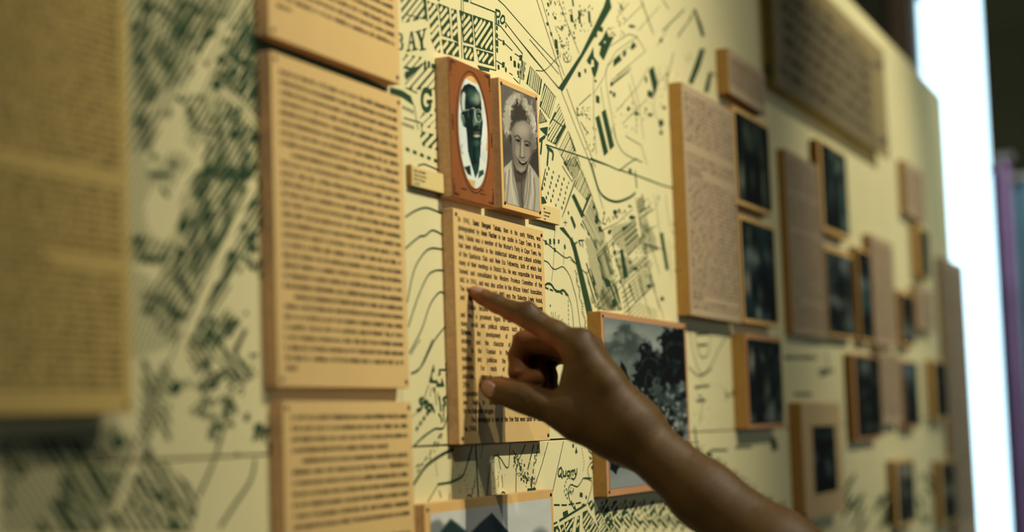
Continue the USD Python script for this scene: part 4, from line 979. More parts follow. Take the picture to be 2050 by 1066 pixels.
def palms(X, Y):
    p = Paint(X, Y, (150, 158, 150)); p.poly([(60, 40), (600, 100), (600, 230), (60, 120)], (112, 120, 116), 40, 0.8)
    p.grain(60, 40, 0.08, 1)
    p.poly([(95, 235), (150, 185), (212, 122), (236, 150), (262, 172), (330, 202), (362, 255), (420, 300), (420, 520), (95, 520)], (78, 88, 82), 10, 1, 30); p.poly([(95, 330), (170, 280), (260, 300), (260, 470), (95, 470)], (116, 126, 118), 30, 0.7, 30)
    p.ell(215, 200, 40, 60, (70, 80, 74), 0.7, 0.7); p.blobs(30, (100, 180, 380, 420), 8, 22, (130, 138, 130), 11, 0.8, 0.4)
    D = (10, 22, 24)
    p.poly([(196, 318), (212, 352), (230, 402), (228, 445), (205, 430), (166, 378)], D, 5, 1, 14)
    p.poly([(300, 250), (338, 228), (352, 262), (376, 282), (388, 360), (378, 430), (352, 450), (338, 500), (318, 470), (296, 498), (276, 450), (256, 440), (268, 370), (284, 312)], D, 7, 1, 44)
    p.poly([(392, 200), (430, 148), (466, 172), (508, 140), (560, 150), (560, 420), (500, 428), (470, 520), (430, 520), (424, 450), (396, 440), (384, 340), (404, 270)], D, 7, 1, 44)
    g = np.random.default_rng(5)
    for c_ in ((330, 300), (470, 230), (440, 340), (320, 390), (500, 340)):
        for k in range(16):
            a_ = g.uniform(0, 2 * math.pi); r_ = g.uniform(30, 66)
            p.line([c_, (c_[0] + r_ * .6 * math.cos(a_), c_[1] + r_ * math.sin(a_) * .7), (c_[0] + r_ * .9 * math.cos(a_), c_[1] + r_ * math.sin(a_) + 16)], 6, D if k % 4 else (70, 84, 80), 3, 0.85)
    p.poly([(300, 500), (600, 420), (600, 720), (420, 700), (330, 560)], (58, 70, 68), 20, 0.9, 40)
    p.blobs(60, (300, 450, 580, 740), 4, 10, (168, 172, 160), 3, 0.8, 0.8, 2.4); p.blobs(70, (300, 440, 580, 760), 6, 18, D, 4, 0.5, 0.85, 1.9); p.blobs(22, (360, 540, 580, 740), 3, 8, (206, 206, 192), 8, 0.7, 0.9, 3.0)
    p.poly([(110, 760), (420, 760), (640, 820), (640, 1040), (110, 1040)], (128, 136, 130), 14); p.poly([(110, 940), (400, 820), (400, 1000), (110, 1020)], (146, 152, 146), 30, 0.8)
    p.poly([(126, 780), (180, 800), (206, 820), (204, 880), (188, 860), (160, 905), (138, 880)], D, 5, 1, 20); p.blobs(14, (110, 760, 220, 860), 6, 16, (30, 46, 44), 9)
    return p


mesh_, col_ = print_mesh(-w / 2 + 0.007, w / 2 - 0.0065, -h / 2 + 0.007, h / 2 - 0.0055, -t - 0.0003, 230, 170, tw, palms, CP)
obj('photo_print', mesh_, M['print'], o, color=col_)

# gabled photograph cut off by the bottom edge
cK = grow(1.2933, 1.4347, 0.2604, 0.0232, bottom=0.15)
o, fc, tw, (t, w, h) = panel('photo_board', 'photograph of dark pointed peaks cut off by the bottom edge','photograph', 0.010, *cK, -0.19, 'mdf', 'amber')
CK = (820, 860, 4.881)


def peaks(X, Y):
    p = Paint(X, Y, (206, 208, 198)); p.grain(200, 100, 0.06, 4)
    p.poly([(160, 1010), (215, 905), (285, 880), (330, 925), (345, 1060), (150, 1060)], (132, 138, 134), 18); p.poly([(300, 1010), (345, 940), (402, 876), (470, 925), (575, 1020), (640, 1100), (250, 1100)], (52, 70, 68), 12)
    p.poly([(590, 1020), (690, 915), (802, 818), (890, 920), (975, 1015), (1060, 1120), (520, 1120)], (62, 76, 76), 5); p.poly([(802, 818), (890, 920), (1060, 1120), (860, 1120), (820, 960)], (44, 60, 60), 8, 0.8)
    p.poly([(-200, 1100), (1700, 1040), (1700, 2400), (-200, 2400)], (96, 102, 98), 30); p.blobs(50, (0, 1080, 1600, 1900), 30, 90, (48, 60, 58), 2); p.blobs(30, (0, 1080, 1600, 1900), 20, 60, (170, 172, 164), 6)
    return p


mesh_, col_ = print_mesh(-w / 2 + 0.009, w / 2 - 0.006, -h / 2 + 0.008, h / 2 - 0.0075, -t - 0.0003, 180, 130, tw, peaks, CK)
obj('photo_print', mesh_, M['print'], o, color=col_)


# ------------------------------------------------------------------ the soft far panels
def far_text(label, t, cx, cz, w_, h_, rot, face='pink_tan', gaps=(), side='mdf_gold', pitch=0.0052, per=72, margin=0.009, ink='text_brown'):
    o, fc, tw, (t, w, h) = panel('text_panel', label, TXT, t, cx, cz, w_, h_, rot, side, face, screws=False)
    ms, z, i = [], h / 2 - margin - 0.003, 0
    while z > -h / 2 + margin:
        u = (h / 2 - z) / h
        g = [k for a, b, k in gaps if a < u < b]
        if not g:
            ms.append(letters(scrawl(1, per, short=False), -w / 2 + margin, w / 2 - margin, z, 1, 0.0030, -t, 0.85))
        elif g[0] > 0:
            ms.append(letters(['<' + ' '.join(f'~{rng.choice((4, 6, 7))}' for _ in range(int(per * g[0] / 7)))], -w / 2 + margin, w / 2 - margin, z, 1, 0.0030, -t, 0.85))
        z -= pitch
    obj('lettering', cat_(ms), M[ink], fc)


def far_photo(label, t, cx, cz, w_, h_, rot, painter, face='amber', border=(0.006, 0.006, 0.006, 0.006), side='mdf_gold', n=(60, 60), mat=None):
    o, fc, tw, (t, w, h) = panel('photo_board', label, 'photograph', t, cx, cz, w_, h_, rot, side, face, screws=False)
    l, r, tp, b = border
    if mat:
        obj('print_mount', bbox(-w / 2 + l - mat, w / 2 - r + mat, -t - 0.0008, -t, -h / 2 + b - mat, h / 2 - tp + mat, 0.0002), M['mat_board'], o)
    mesh_, col_ = print_mesh(-w / 2 + l, w / 2 - r, -h / 2 + b, h / 2 - tp, -t - 0.0011, n[0], n[1], tw, painter)
    obj('photo_print', mesh_, M['print'], o, color=col_)


def teal(base=(52, 70, 66), light=(), dark=(), blobs=0, seed=0, grain=0.6):
    def f(X, Y):
        p = Paint(X, Y, tuple(0.8 * np.array(base))); p.grain(22, 22, grain, seed)
        for e in light:
            p.ell(*e[:4], e[4] if len(e) > 4 else (150, 156, 142), 0.5, 0.85)
        for e in dark:
            p.ell(*e[:4], e[4] if len(e) > 4 else (12, 22, 22), 0.5, 0.9)
        if blobs:
            p.blobs(blobs, (0, 0, 100, 100), 4, 11, (128, 138, 128), seed + 1, 0.6, 0.6); p.blobs(blobs, (0, 0, 100, 100), 4, 12, (14, 26, 26), seed + 2, 0.6, 0.7)
        return p
    return f


far_text('tall pinkish-tan text panel with an ochre edge, above and right of the palm photograph', 0.016, 1.9564, 1.7471, 0.2134, 0.2604, 0.0, gaps=((0.262, 0.295, 0.0), (0.365, 0.395, 0.55), (0.905, 0.925, 0.4)), face='pink_tan')
far_text('small dark tan text panel above the photograph of two standing figures', 0.016, 2.1461, 1.9270, 0.1791, 0.0560, -0.2, face='pink_tan')
far_photo('dark photograph of pale upright shapes, topmost of the three right of the tall text panel', 0.016, 2.1556, 1.8254, 0.1761, 0.1214, 0.3,
          teal((46, 56, 46), [(30, 28, 9, 22, (96, 104, 84)), (60, 26, 18, 22, (78, 88, 72)), (12, 78, 9, 30, (150, 150, 130)), (44, 72, 9, 22, (66, 78, 64)), (78, 72, 10, 34, (112, 122, 98))], [(5, 20, 10, 40), (92, 40, 9, 70), (40, 96, 30, 14), (26, 66, 9, 34), (60, 68, 10, 40), (45, 50, 30, 9)], 0, 3))
far_photo('blue-grey photograph of a crowd, middle of the three right of the tall text panel', 0.016, 2.1610, 1.6857, 0.1766, 0.1334, 0.3,
          teal((50, 72, 72), [(12, 64, 9, 12, (170, 160, 140)), (30, 30, 12, 10), (40, 94, 8, 8), (66, 46, 12, 10, (90, 112, 112)), (30, 48, 8, 12, (120, 130, 118))], [(60, 64, 22, 20), (85, 84, 20, 18), (25, 12, 24, 10, (40, 46, 34))], 10, 7))
far_photo('dark photograph with a pale streak, lowest of the three, above the forearm', 0.018, 2.1585, 1.5473, 0.1807, 0.1156, 0.2,
          teal((44, 60, 58), [(10, 30, 7, 18, (160, 160, 144)), (44, 18, 7, 8, (120, 124, 112)), (52, 70, 10, 22, (110, 116, 98)), (70, 92, 16, 8, (130, 130, 112)), (90, 80, 8, 18, (110, 116, 100))], [(28, 50, 16, 20), (72, 66, 10, 22), (30, 88, 18, 14), (70, 12, 26, 10)], 8, 11), face='orange')
# smoked acrylic sheet with large grey lettering
cQ = (2.6981, 2.0484, 0.8277, 0.1960)
oq = thing('acrylic_text_sheet', 'large smoked translucent sheet with grey lettering standing off the wall at the upper right', 'text panel', (cQ[0], 0, cQ[1]), -0.5)
t, w, h = 0.022, cQ[2], cQ[3]
obj('sheet', bbox(-w / 2, w / 2, -t, -t + 0.004, -h / 2, h / 2, 0.0005), M['acrylic'], oq)
obj('lettering', letters(scrawl(7, 58, short=False), -w / 2 + 0.05, w / 2 - 0.16, h / 2 - 0.034, 0.0235, 0.0115, -t - 0.0002, 1.0), M['acrylic_text'], oq)
for sx in (-1, 1):
    for sz in (-1, 1):
        b = trimesh.creation.cylinder(0.008, t + 0.003, sections=16); b.apply_transform(trimesh.transformations.rotation_matrix(math.pi / 2, [1, 0, 0]))
        b.apply_translation([sx * (w / 2 - 0.03), -(t + 0.003) / 2 - 0.0003, sz * (h / 2 - 0.03)])
        obj('standoff_bolt', b, M['steel'], oq)
far_text('tall grey-tan text panel just below the translucent sheet', 0.012, 2.4575, 1.7437, 0.2131, 0.2557, 0.3, gaps=((0.22, 0.25, 0.0), (0.42, 0.45, 0.0), (0.80, 0.82, 0.3)), face='pink_tan')
far_photo('teal photograph of a mottled scene hung directly below the translucent sheet', 0.014, 2.6589, 1.8462, 0.1981, 0.1369, 0.3, teal((48, 72, 72), [(48, 20, 14, 14, (110, 124, 116)), (70, 60, 22, 22, (70, 96, 90)), (84, 88, 14, 12, (110, 124, 112))], [(8, 24, 14, 40), (58, 40, 14, 12), (50, 78, 16, 20), (30, 92, 24, 12)], 6, 15), border=(0.018, 0.002, 0.003, 0.008))
far_photo('photograph of a pale-headed dark figure, right of the grey-tan text panel', 0.014, 2.6683, 1.6889, 0.2074, 0.1357, 0.4, teal((74, 88, 84), [(42, 14, 34, 14, (146, 154, 150)), (30, 62, 30, 8, (140, 146, 138)), (76, 80, 16, 22, (110, 114, 104))], [(50, 40, 22, 18), (24, 84, 16, 18), (92, 40, 8, 30, (50, 48, 34))], 4, 19), border=(0.006, 0.006, 0.008, 0.005))
far_photo('narrow dark teal photograph left of the pinkish text panel', 0.014, 2.8650, 1.6976, 0.1070, 0.1514, 0.05, teal((46, 70, 70), [(44, 34, 22, 16, (130, 146, 142)), (60, 60, 20, 12, (76, 100, 98))], [(30, 8, 50, 9), (30, 90, 40, 16), (50, 20, 30, 10)], 4, 23), border=(0.006, 0.003, 0.005, 0.005))
far_text('pinkish-tan text panel right of the narrow teal photograph', 0.014, 3.0392, 1.7119, 0.2108, 0.1859, 0.1)
far_photo('small blue-grey photograph against the right side of the pinkish text panel', 0.014, 3.2634, 1.6757, 0.1372, 0.1006, 0.05, teal((62, 80, 80), [(50, 78, 40, 16, (128, 132, 122))], [(46, 30, 30, 26, (22, 34, 34))], 4, 27))
far_text('small brown-edged text panel, uppermost of the short stack near the right end', 0.014, 3.4268, 1.9300, 0.2229, 0.1024, 0.3)
far_photo('small dark photograph under the brown-edged text panel near the right end', 0.014, 3.4825, 1.8174, 0.1423, 0.1004, 0.05, teal((34, 50, 50), [(70, 70, 20, 20, (70, 90, 86))], [(40, 50, 30, 40)], 3, 31), border=(0.03, 0.004, 0.005, 0.004))
far_text('small pale text panel under the dark photograph near the right end', 0.014, 3.4747, 1.7047, 0.2037, 0.0834, 0.1)
far_photo('dark photograph with a pale patch at the top, lower left of the pinkish pair', 0.014, 2.8382, 1.5304, 0.2177, 0.1371, 0.2, teal((40, 56, 52), [(44, 14, 18, 14, (120, 128, 120)), (20, 12, 10, 10, (90, 98, 92))], [(40, 50, 30, 24), (70, 84, 24, 18)], 8, 35), border=(0.02, 0.006, 0.004, 0.006), face='orange')
far_text('small pinkish-tan text panel between two dark photographs low on the wall', 0.014, 3.0598, 1.5472, 0.1938, 0.1240, 0.1)
far_photo('blue-topped photograph right of the small low pinkish text panel', 0.014, 3.2591, 1.5367, 0.1593, 0.1217, 0.05, teal((56, 78, 80), [(40, 14, 40, 14, (112, 132, 136))], [(50, 84, 44, 16), (30, 50, 16, 16)], 4, 39), border=(0.005, 0.005, 0.003, 0.006), face='orange')
far_photo('dark photograph on an ochre-edged board by itself near the right end', 0.014, 3.6043, 1.5470, 0.1921, 0.1187, 0.1, teal((40, 52, 48), [(70, 60, 12, 20, (84, 94, 80))], [(40, 30, 30, 24), (60, 90, 30, 10)], 6, 43), border=(0.03, 0.008, 0.004, 0.006))
far_photo('framed dark photograph in a wide tan mount just above the forearm', 0.018, 2.4761, 1.4412, 0.2560, 0.1599, -0.16, teal((42, 58, 52), [(24, 16, 14, 12, (78, 92, 84)), (56, 12, 16, 10, (70, 84, 78)), (70, 60, 10, 16, (66, 84, 72))], [(40, 90, 44, 10), (30, 40, 16, 24), (76, 34, 14, 20)], 8, 47, 0.5), face='mat_board', border=(0.058, 0.052, 0.033, 0.033), mat=0.006)
far_photo('photograph of a dark seated shape low on the wall left of the two-spot photograph', 0.014, 3.1441, 1.3636, 0.1984, 0.1147, -0.3, teal((110, 112, 100), [(50, 14, 40, 12, (150, 146, 126))], [(52, 40, 16, 12, (34, 46, 46)), (36, 80, 34, 18, (40, 50, 46))], 3, 51), border=(0.02, 0.006, 0.005, 0.006))
far_photo('photograph with two dark spots, lowest at the right end of the wall', 0.014, 3.6380, 1.3427, 0.2209, 0.1275, -0.3, teal((104, 106, 90), [(50, 50, 40, 10, (140, 136, 112))], [(50, 22, 26, 14, (34, 46, 44)), (54, 78, 30, 16, (26, 36, 36))], 2, 55), border=(0.03, 0.01, 0.005, 0.006))
cH = (3.872, 1.56)
o, fc, tw, (t, w, h) = panel('text_panel', 'tall grey-tan text panel overhanging the right end of the display wall', TXT, 0.012, 3.902, 1.522, 0.35, 0.62, 0.9, 'mdf', 'pink_tan', screws=False)
obj('lettering', letters(scrawl(46, 70), -w / 2 + 0.02, w / 2 - 0.02, h / 2 - 0.03, 0.0120, 0.006, -t), M['text_brown'], fc)

# ------------------------------------------------------------------ two fabric banners in the far corner
def banner(label, px0, px1, top, mat, x):
    a, b = at_x(px0, top, x), at_x(px1, top, x)
    y1, y0, zt = a[1], b[1], a[2]
    o = thing('fabric_banner', label, 'banner', (x, (y0 + y1) / 2, 0))
    wd = y1 - y0
    n = 40
    yy = np.linspace(-wd / 2, wd / 2, n); xx = 0.012 * np.sin(np.linspace(0, 9, n) + x)
    v, f = [], []
    for s in (-0.0015, 0.0015):
        for z in (0.09, zt - 0.02):
            v += [(xx[i] + s, yy[i], z) for i in range(n)]
    v = np.array(v)
    def strip(r0, r1):
        for i in range(n - 1):
            f.extend([[r0 * n + i, r0 * n + i + 1, r1 * n + i + 1], [r0 * n + i, r1 * n + i + 1, r1 * n + i]])
    strip(0, 1); strip(3, 2); strip(1, 3); strip(2, 0)
    obj('fabric', (v, np.array(f)), M[mat], o)
    for z in (zt - 0.02, 0.08):
        c = trimesh.creation.cylinder(0.014, wd + 0.02, sections=14); c.apply_transform(trimesh.transformations.rotation_matrix(math.pi / 2, [1, 0, 0])); c.apply_translation([0, 0, z])
        obj('rail', c, M['steel'], o)
    obj('pole', bbox(0.02, 0.034, -0.008, 0.008, 0.03, zt - 0.02, 0.002), M['steel'], o)
    obj('foot', bbox(-0.14, 0.14, -wd / 2, wd / 2, 0.0, 0.066, 0.008), M['steel'], o)
banner('narrow purple fabric banner standing beside the bright window', 1992, 2022, 306, 'purple', 6.0)
banner('blue-grey fabric banner at the far right edge beside the purple one', 2026, 2110, 345, 'blue', 5.6)
banner('dark blue fabric banner mostly hidden between the window and the purple one', 1981, 2003, 330, 'navy', 6.6)

# ------------------------------------------------------------------ the visitor's hand and arm: one continuous surface from a distance field
XF = at(943, 579, -0.0105)[0]                 # the plane of the pointing finger, square to the wall


def J(u, v, dx, c=(900, 540, 2.664)):          # a joint seen at (u, v) of a crop, dx metres beyond the finger's plane
    return at_x(c[0] + u / c[2], c[1] + v / c[2], XF + dx)


G1 = (0, 0, 1)
mm_ = 0.001


def cone(p, a, b, ra, rb):                    # distance to a round cone
    ba = b - a; l2 = ba @ ba; rr = ra - rb; a2 = l2 - rr * rr; il2 = 1.0 / l2
    pa = p - a; y = pa @ ba; z = y - l2
    x2 = ((pa * l2 - y[:, None] * ba) ** 2).sum(1); y2 = y * y * l2; z2 = z * z * l2
    k = np.sign(rr) * rr * rr * x2
    d = (np.sqrt(x2 * a2 * il2) + y * rr) * il2 - ra
    c1 = np.sign(z) * a2 * z2 > k; c2 = np.sign(y) * a2 * y2 < k
    d = np.where(c2, np.sqrt(x2 + y2) * il2 - ra, d)
    return np.where(c1, np.sqrt(x2 + z2) * il2 - rb, d)


def smin(a, b, k):
    h = np.maximum(k - np.abs(a - b), 0) / k
    return np.minimum(a, b) - h * h * k * 0.25


def chain(joints, k):                         # joints: (point, radius in mm)
    def f(p):
        d = None
        for (a, ra), (b, rb) in zip(joints, joints[1:]):
            q = cone(p, a, b, ra * mm_, rb * mm_)
            d = q if d is None else smin(d, q, k)
        return d
    return f


index = [(J(138, 127, 0), 5.3), (J(185, 150, 0), 6.0), (J(250, 182, 0), 6.9), (J(330, 220, 0), 7.6), (J(420, 258, 0), 8.7), (J(470, 285, .001), 8.5), (J(560, 338, .001), 9.6), (J(695, 424, .002), 12.0)]
middle = [(J(470, 575, .015), 6.6), (J(425, 588, .017), 7.4), (J(372, 545, .019), 8.4), (J(372, 460, .021), 8.6), (J(402, 388, .022), 9.4), (J(560, 390, .022), 10.0), (J(735, 430, .021), 12.0)]
ringf = [(J(488, 606, .034), 6.8), (J(474, 550, .036), 7.4), (J(454, 500, .039), 8.0), (J(450, 425, .041), 9.0), (J(600, 425, .040), 9.6), (J(755, 455, .039), 11.4)]
pinky = [(J(540, 612, .048), 6.0), (J(532, 565, .052), 6.4), (J(516, 520, .055), 6.8), (J(520, 468, .057), 7.4), (J(640, 448, .056), 8.0), (J(775, 492, .055), 10.4)]
thumb = [(J(214, 628, -.006), 7.6), (J(262, 642, -.007), 9.0), (J(330, 662, -.007), 10.2), (J(400, 686, -.007), 11.0), (J(470, 712, -.006), 10.8), (J(600, 765, -.002), 12.6), (J(690, 805, .003), 16.0), (J(850, 868, .010), 17.5)]
C2 = (0, 0, 1.0)
car_i, car_m, car_r, car_p = J(955, 800, .006), J(965, 800, .022), J(975, 812, .037), J(985, 830, .048)
wr_a, wr_b = at_x(1268, 869, XF + .013), at_x(1270, 871, XF + .043)
fa_a, fa_b = at_x(1410, 992, XF + .012), at_x(1410, 994, XF + .048)
fm_a, fm_b = at_x(1556, 1104, XF + .010), at_x(1556, 1106, XF + .052)
el_a, el_b = at_x(1790, 1275, XF + .012), at_x(1790, 1285, XF + .052)
sh = el_b + np.array([0.02, -0.29, 0.03])
palm_parts = [
    ([(index[-1][0], 12.2), (J(830, 610, .003), 13.8), (car_i, 17.0)], 6), ([(middle[-1][0], 12.0), (J(840, 600, .022), 13.6), (car_m, 16.5)], 6),
    ([(ringf[-1][0], 11.4), (car_r, 16.0)], 6), ([(pinky[-1][0], 10.4), (car_p, 15.0)], 6),
    ([(J(676, 510, .003), 8.5), (J(655, 600, .000), 8.0), (J(640, 690, -.001), 10.5)], 6), ([(J(720, 560, .005), 12.5), (J(790, 720, .010), 16.5), (J(880, 830, .014), 19.0)], 6),
    ([(J(740, 700, .006), 14), (J(860, 780, .012), 19), (J(960, 860, .020), 21.0)], 6), ([(J(800, 640, .040), 12), (J(900, 800, .042), 17), (J(985, 870, .040), 18)], 6)]
arm_parts = [([(J(900, 830, .016), 19.5), (wr_a, 20.5), (fa_a, 24.0), (fm_a, 29.0), (el_a, 35.0)], 10), ([(J(940, 830, .040), 18.0), (wr_b, 19.5), (fa_b, 23.5), (fm_b, 28.5), (el_b, 37.0)], 10),
             ([((el_a + el_b) / 2, 39.0), ((el_a + el_b) / 2 + (sh - el_b) * 0.5, 45.0), ((el_a + el_b) / 2 + (sh - el_b), 50.0)], 10)]
fing = [chain(index, .004), chain(middle, .003), chain(ringf, .003), chain(pinky, .003)]
f_thumb = chain(thumb, .006)
f_palm = [chain(j, .006) for j, _ in palm_parts]
f_arm = [chain(j, .012) for j, _ in arm_parts]
knuckles = [(index[4][0] + np.array([0, 0, .0075]), 5.0), (index[-1][0] + np.array([0, -.002, .009]), 6.0), (wr_b + np.array([.004, -.004, .015]), 8.0)]


def body(p):
    pal = None
    for f in f_palm:
        q = f(p); pal = q if pal is None else smin(pal, q, .010)
    arm = None
    for f in f_arm:
        q = f(p); arm = q if arm is None else smin(arm, q, .020)
    core = smin(pal, arm, .016)
    core = smin(core, f_thumb(p), .010)
    d = None
    for f in fing:
        q = smin(core, f(p), .007)
        d = q if d is None else np.minimum(d, q)
    for c, r in knuckles:
        d = smin(d, np.linalg.norm(p - c, axis=1) - r * mm_, .008)
    return d


def creases(p):                               # small relief: knuckle folds, tendon, skin
    out = np.zeros(len(p))
    def fold(c, axis, width, pitch, amp):
        q = p - c; s = q @ axis
        g = np.exp(-(np.linalg.norm(q, axis=1) / width) ** 2)
        out[:] += amp * g * np.cos(2 * math.pi * s / pitch)
    ax = index[3][0] - index[5][0]; ax /= np.linalg.norm(ax)
    fold(index[4][0] + np.array([0, 0, .009]), ax, .010, .0034, .00042)
    fold(index[2][0] + np.array([0, 0, .0065]), ax, .006, .0026, .00018)
    tx = thumb[2][0] - thumb[4][0]; tx /= np.linalg.norm(tx)
    fold(thumb[3][0] + np.array([-.009, 0, .002]), tx, .011, .0034, .00034)
    fold((middle[2][0] + middle[1][0]) / 2 + np.array([-.007, .001, -.001]), np.array([0, 0.2, 1.0]), .0075, .0080, -.0009)
    a, b = index[-1][0] + np.array([.001, -.002, .012]), wr_b + np.array([-.004, 0, .018])
    t = np.clip(((p - a) @ (b - a)) / ((b - a) @ (b - a)), 0, 1)
    dd = np.linalg.norm(p - a - t[:, None] * (b - a), axis=1)
    out += 0.0007 * np.exp(-(dd / .0035) ** 2) * (t > 0.02) * (t < 0.98)
    out += 0.00022 * (meshkit.fbm(p / .009, 3, 5) - 0.5)
    return out


def field(p):
    d = body(p)
    near = np.abs(d) < 0.006
    if near.any():
        d = d.copy(); d[near] -= creases(p[near])
    return d


def surface_nets(f, lo, hi, h, coarse=4):
    n = (np.ceil((hi - lo) / (h * coarse)).astype(int)) * coarse + 1
    nc = (n - 1) // coarse + 1
    gi = np.stack(np.meshgrid(*[np.arange(k) for k in nc], indexing='ij'), -1).reshape(-1, 3)
    dc = body(lo + gi * h * coarse).reshape(nc)
    near = np.abs(dc) < h * coarse * 1.9
    act = np.zeros(n, bool); D = np.ones(n, np.float32)
    big = np.kron(np.where(dc < 0, -1, 1).astype(np.int8), np.ones((coarse,) * 3, np.int8))[:n[0], :n[1], :n[2]]
    D[:] = big * 0.05
    nb = near[:-1, :-1, :-1].copy()
    for a in np.ndindex(2, 2, 2):
        nb |= near[a[0]:nc[0] - 1 + a[0], a[1]:nc[1] - 1 + a[1], a[2]:nc[2] - 1 + a[2]]
    cells = np.argwhere(nb)
    for c in cells:
        act[c[0] * coarse:(c[0] + 1) * coarse + 1, c[1] * coarse:(c[1] + 1) * coarse + 1, c[2] * coarse:(c[2] + 1) * coarse + 1] = True
    idx = np.argwhere(act)
    for s in range(0, len(idx), 400000):
        q = idx[s:s + 400000]; D[q[:, 0], q[:, 1], q[:, 2]] = f(lo + q * h)
    neg = D < 0
    cn = n - 1
    cnt = np.zeros(cn, np.int8)
    for a in np.ndindex(2, 2, 2):
        cnt += neg[a[0]:cn[0] + a[0], a[1]:cn[1] + a[1], a[2]:cn[2] + a[2]]
    cell = np.argwhere((cnt > 0) & (cnt < 8))
    vid = -np.ones(cn, np.int64); vid[tuple(cell.T)] = np.arange(len(cell))
    acc, wt = np.zeros((len(cell), 3)), np.zeros(len(cell))
    cor = [np.array(a) for a in np.ndindex(2, 2, 2)]
    for a in cor:
        for ax in range(3):
            if a[ax]:
                continue
            b = a.copy(); b[ax] = 1
            da = D[tuple((cell + a).T)].astype(float); db = D[tuple((cell + b).T)].astype(float)
            m_ = (da < 0) != (db < 0); t = np.where(m_, da / np.where(m_, da - db, 1), 0)
            acc += np.where(m_[:, None], cell + a + t[:, None] * (b - a), 0); wt += m_
    v = lo + acc / wt[:, None] * h
    faces = []
    for ax in range(3):
        o1, o2 = [(1, 2), (2, 0), (0, 1)][ax]
        sl = [slice(1, k) for k in cn]
        A = neg[1:cn[0], 1:cn[1], 1:cn[2]]
        sh_ = [1, 1, 1]; sh_[ax] = 2
        B = neg[sh_[0]:sh_[0] + cn[0] - 1, sh_[1]:sh_[1] + cn[1] - 1, sh_[2]:sh_[2] + cn[2] - 1]
        for flip, msk in ((False, A & ~B), (True, ~A & B)):
            e = np.argwhere(msk) + 1
            if not len(e):
                continue
            def at_(d1, d2):
                q = e.copy(); q[:, o1] -= d1; q[:, o2] -= d2
                return vid[tuple(q.T)]
            q = np.stack([at_(0, 0), at_(1, 0), at_(1, 1), at_(0, 1)], 1)
            ok = (q >= 0).all(1); q = q[ok]
            faces.append(q[:, ::-1] if flip else q)
    q = np.vstack(faces)
    return v, np.vstack([q[:, [0, 1, 2]], q[:, [0, 2, 3]]])


allj = [(a, r) for ch in (index, middle, ringf, pinky, thumb) for a, r in ch] + [(a, r) for j, _ in palm_parts + arm_parts for a, r in j]
lo = np.min([a - r * mm_ for a, r in allj], 0) - .012
hi = np.max([a + r * mm_ for a, r in allj], 0) + .012
av, af = surface_nets(field, lo, hi, 0.0016)
tm = trimesh.Trimesh(av, af, process=False)
if tm.volume < 0:
    af = af[:, ::-1]; tm = trimesh.Trimesh(av, af, process=False)
parts_ = tm.split(only_watertight=False)
tm = max(parts_, key=lambda q: len(q.faces))
raw = np.array(tm.vertices)
trimesh.smoothing.filter_taubin(tm, lamb=0.5, nu=0.52, iterations=6)
sm = np.array(tm.vertices); far_ = ~(np.linalg.norm(sm - raw, axis=1) < 0.0012); sm[far_] = raw[far_]
tm = trimesh.Trimesh(sm, np.array(tm.faces), process=False)
av, af = np.array(tm.vertices), np.array(tm.faces)


def grad(p, e=0.0006):
    g = np.stack([body(p + np.eye(3)[k] * e) - body(p - np.eye(3)[k] * e) for k in range(3)], 1)
    return g / np.maximum(np.linalg.norm(g, axis=1, keepdims=True), 1e-9)


# skin tone: the palm side of fingers and thumb is lighter and redder than the back of the hand
vn = tm.vertex_normals
ax_dn = np.array([0, 0.35, -0.94])
d_idx = chain(index, .004)(av); d_th = f_thumb(av); d_mid = np.minimum(fing[1](av), fing[2](av))
tipd = np.linalg.norm(av - index[0][0], axis=1); tipt = np.linalg.norm(av - thumb[0][0], axis=1)
palmar = np.clip((vn @ ax_dn) * 1.3 + 0.25, 0, 1) * np.exp(-np.maximum(d_idx, 0) / .003)
palmar = np.maximum(palmar, 0.75 * np.clip(vn @ np.array([0, 0.55, 0.83]) * 1.2, 0, 1) * np.exp(-np.maximum(d_th, 0) / .003) * np.clip(1 - tipt / .05, 0, 1))
palmar = np.maximum(palmar, 0.9 * np.exp(-(tipd / .011) ** 2)); palmar = np.maximum(palmar, 0.8 * np.exp(-(tipt / .012) ** 2))
palmar = np.maximum(palmar, 0.45 * np.exp(-np.maximum(d_mid, 0) / .002) * (np.linalg.norm(av - middle[2][0], axis=1) < .06))
mott = meshkit.fbm(av / .02, 4, 9)[:, None]
back, pal_c, dark = lin(80, 58, 25), lin(146, 88, 56), lin(48, 33, 15)
tone = back * (1 - palmar[:, None]) + pal_c * palmar[:, None]
kn = sum(np.exp(-(np.linalg.norm(av - c, axis=1) / .012) ** 2) for c in (index[4][0] + [0, 0, .008], index[-1][0] + [0, 0, .012], thumb[3][0] + [-.009, 0, .003]))
kn = np.clip(kn, 0, 1)[:, None] * 0.5
tone = tone * (1 - kn) + dark * kn
tone = tone * (0.88 + 0.24 * mott)
M['skin'] = usdkit.material(stage, L('skin'), {
    'a': ('attribute', {'attribute': 'print'}), 'tc': ('texture_coordinate', {}), 'n': ('noise_texture', {'scale': 420, 'detail': 4, 'roughness': 0.65}), 'v': ('voronoi_texture', {'scale': 900}),
    'ad': ('math', {'math_type': 'add'}), 'b': ('bump', {'strength': 0.28, 'distance': 0.0005}),
    'p': ('principled_bsdf', {'roughness': 0.55, 'specular_ior_level': 0.3, 'subsurface_weight': 0.06, 'subsurface_radius': (1.0, 0.35, 0.18), 'subsurface_scale': 0.003})},
    [('tc.object', 'n.vector'), ('tc.object', 'v.vector'), ('n.fac', 'ad.value1'), ('v.distance', 'ad.value2'), ('ad.value', 'b.height'), ('b.normal', 'p.normal'), ('a.color', 'p.base_color')], surface='p.BSDF')
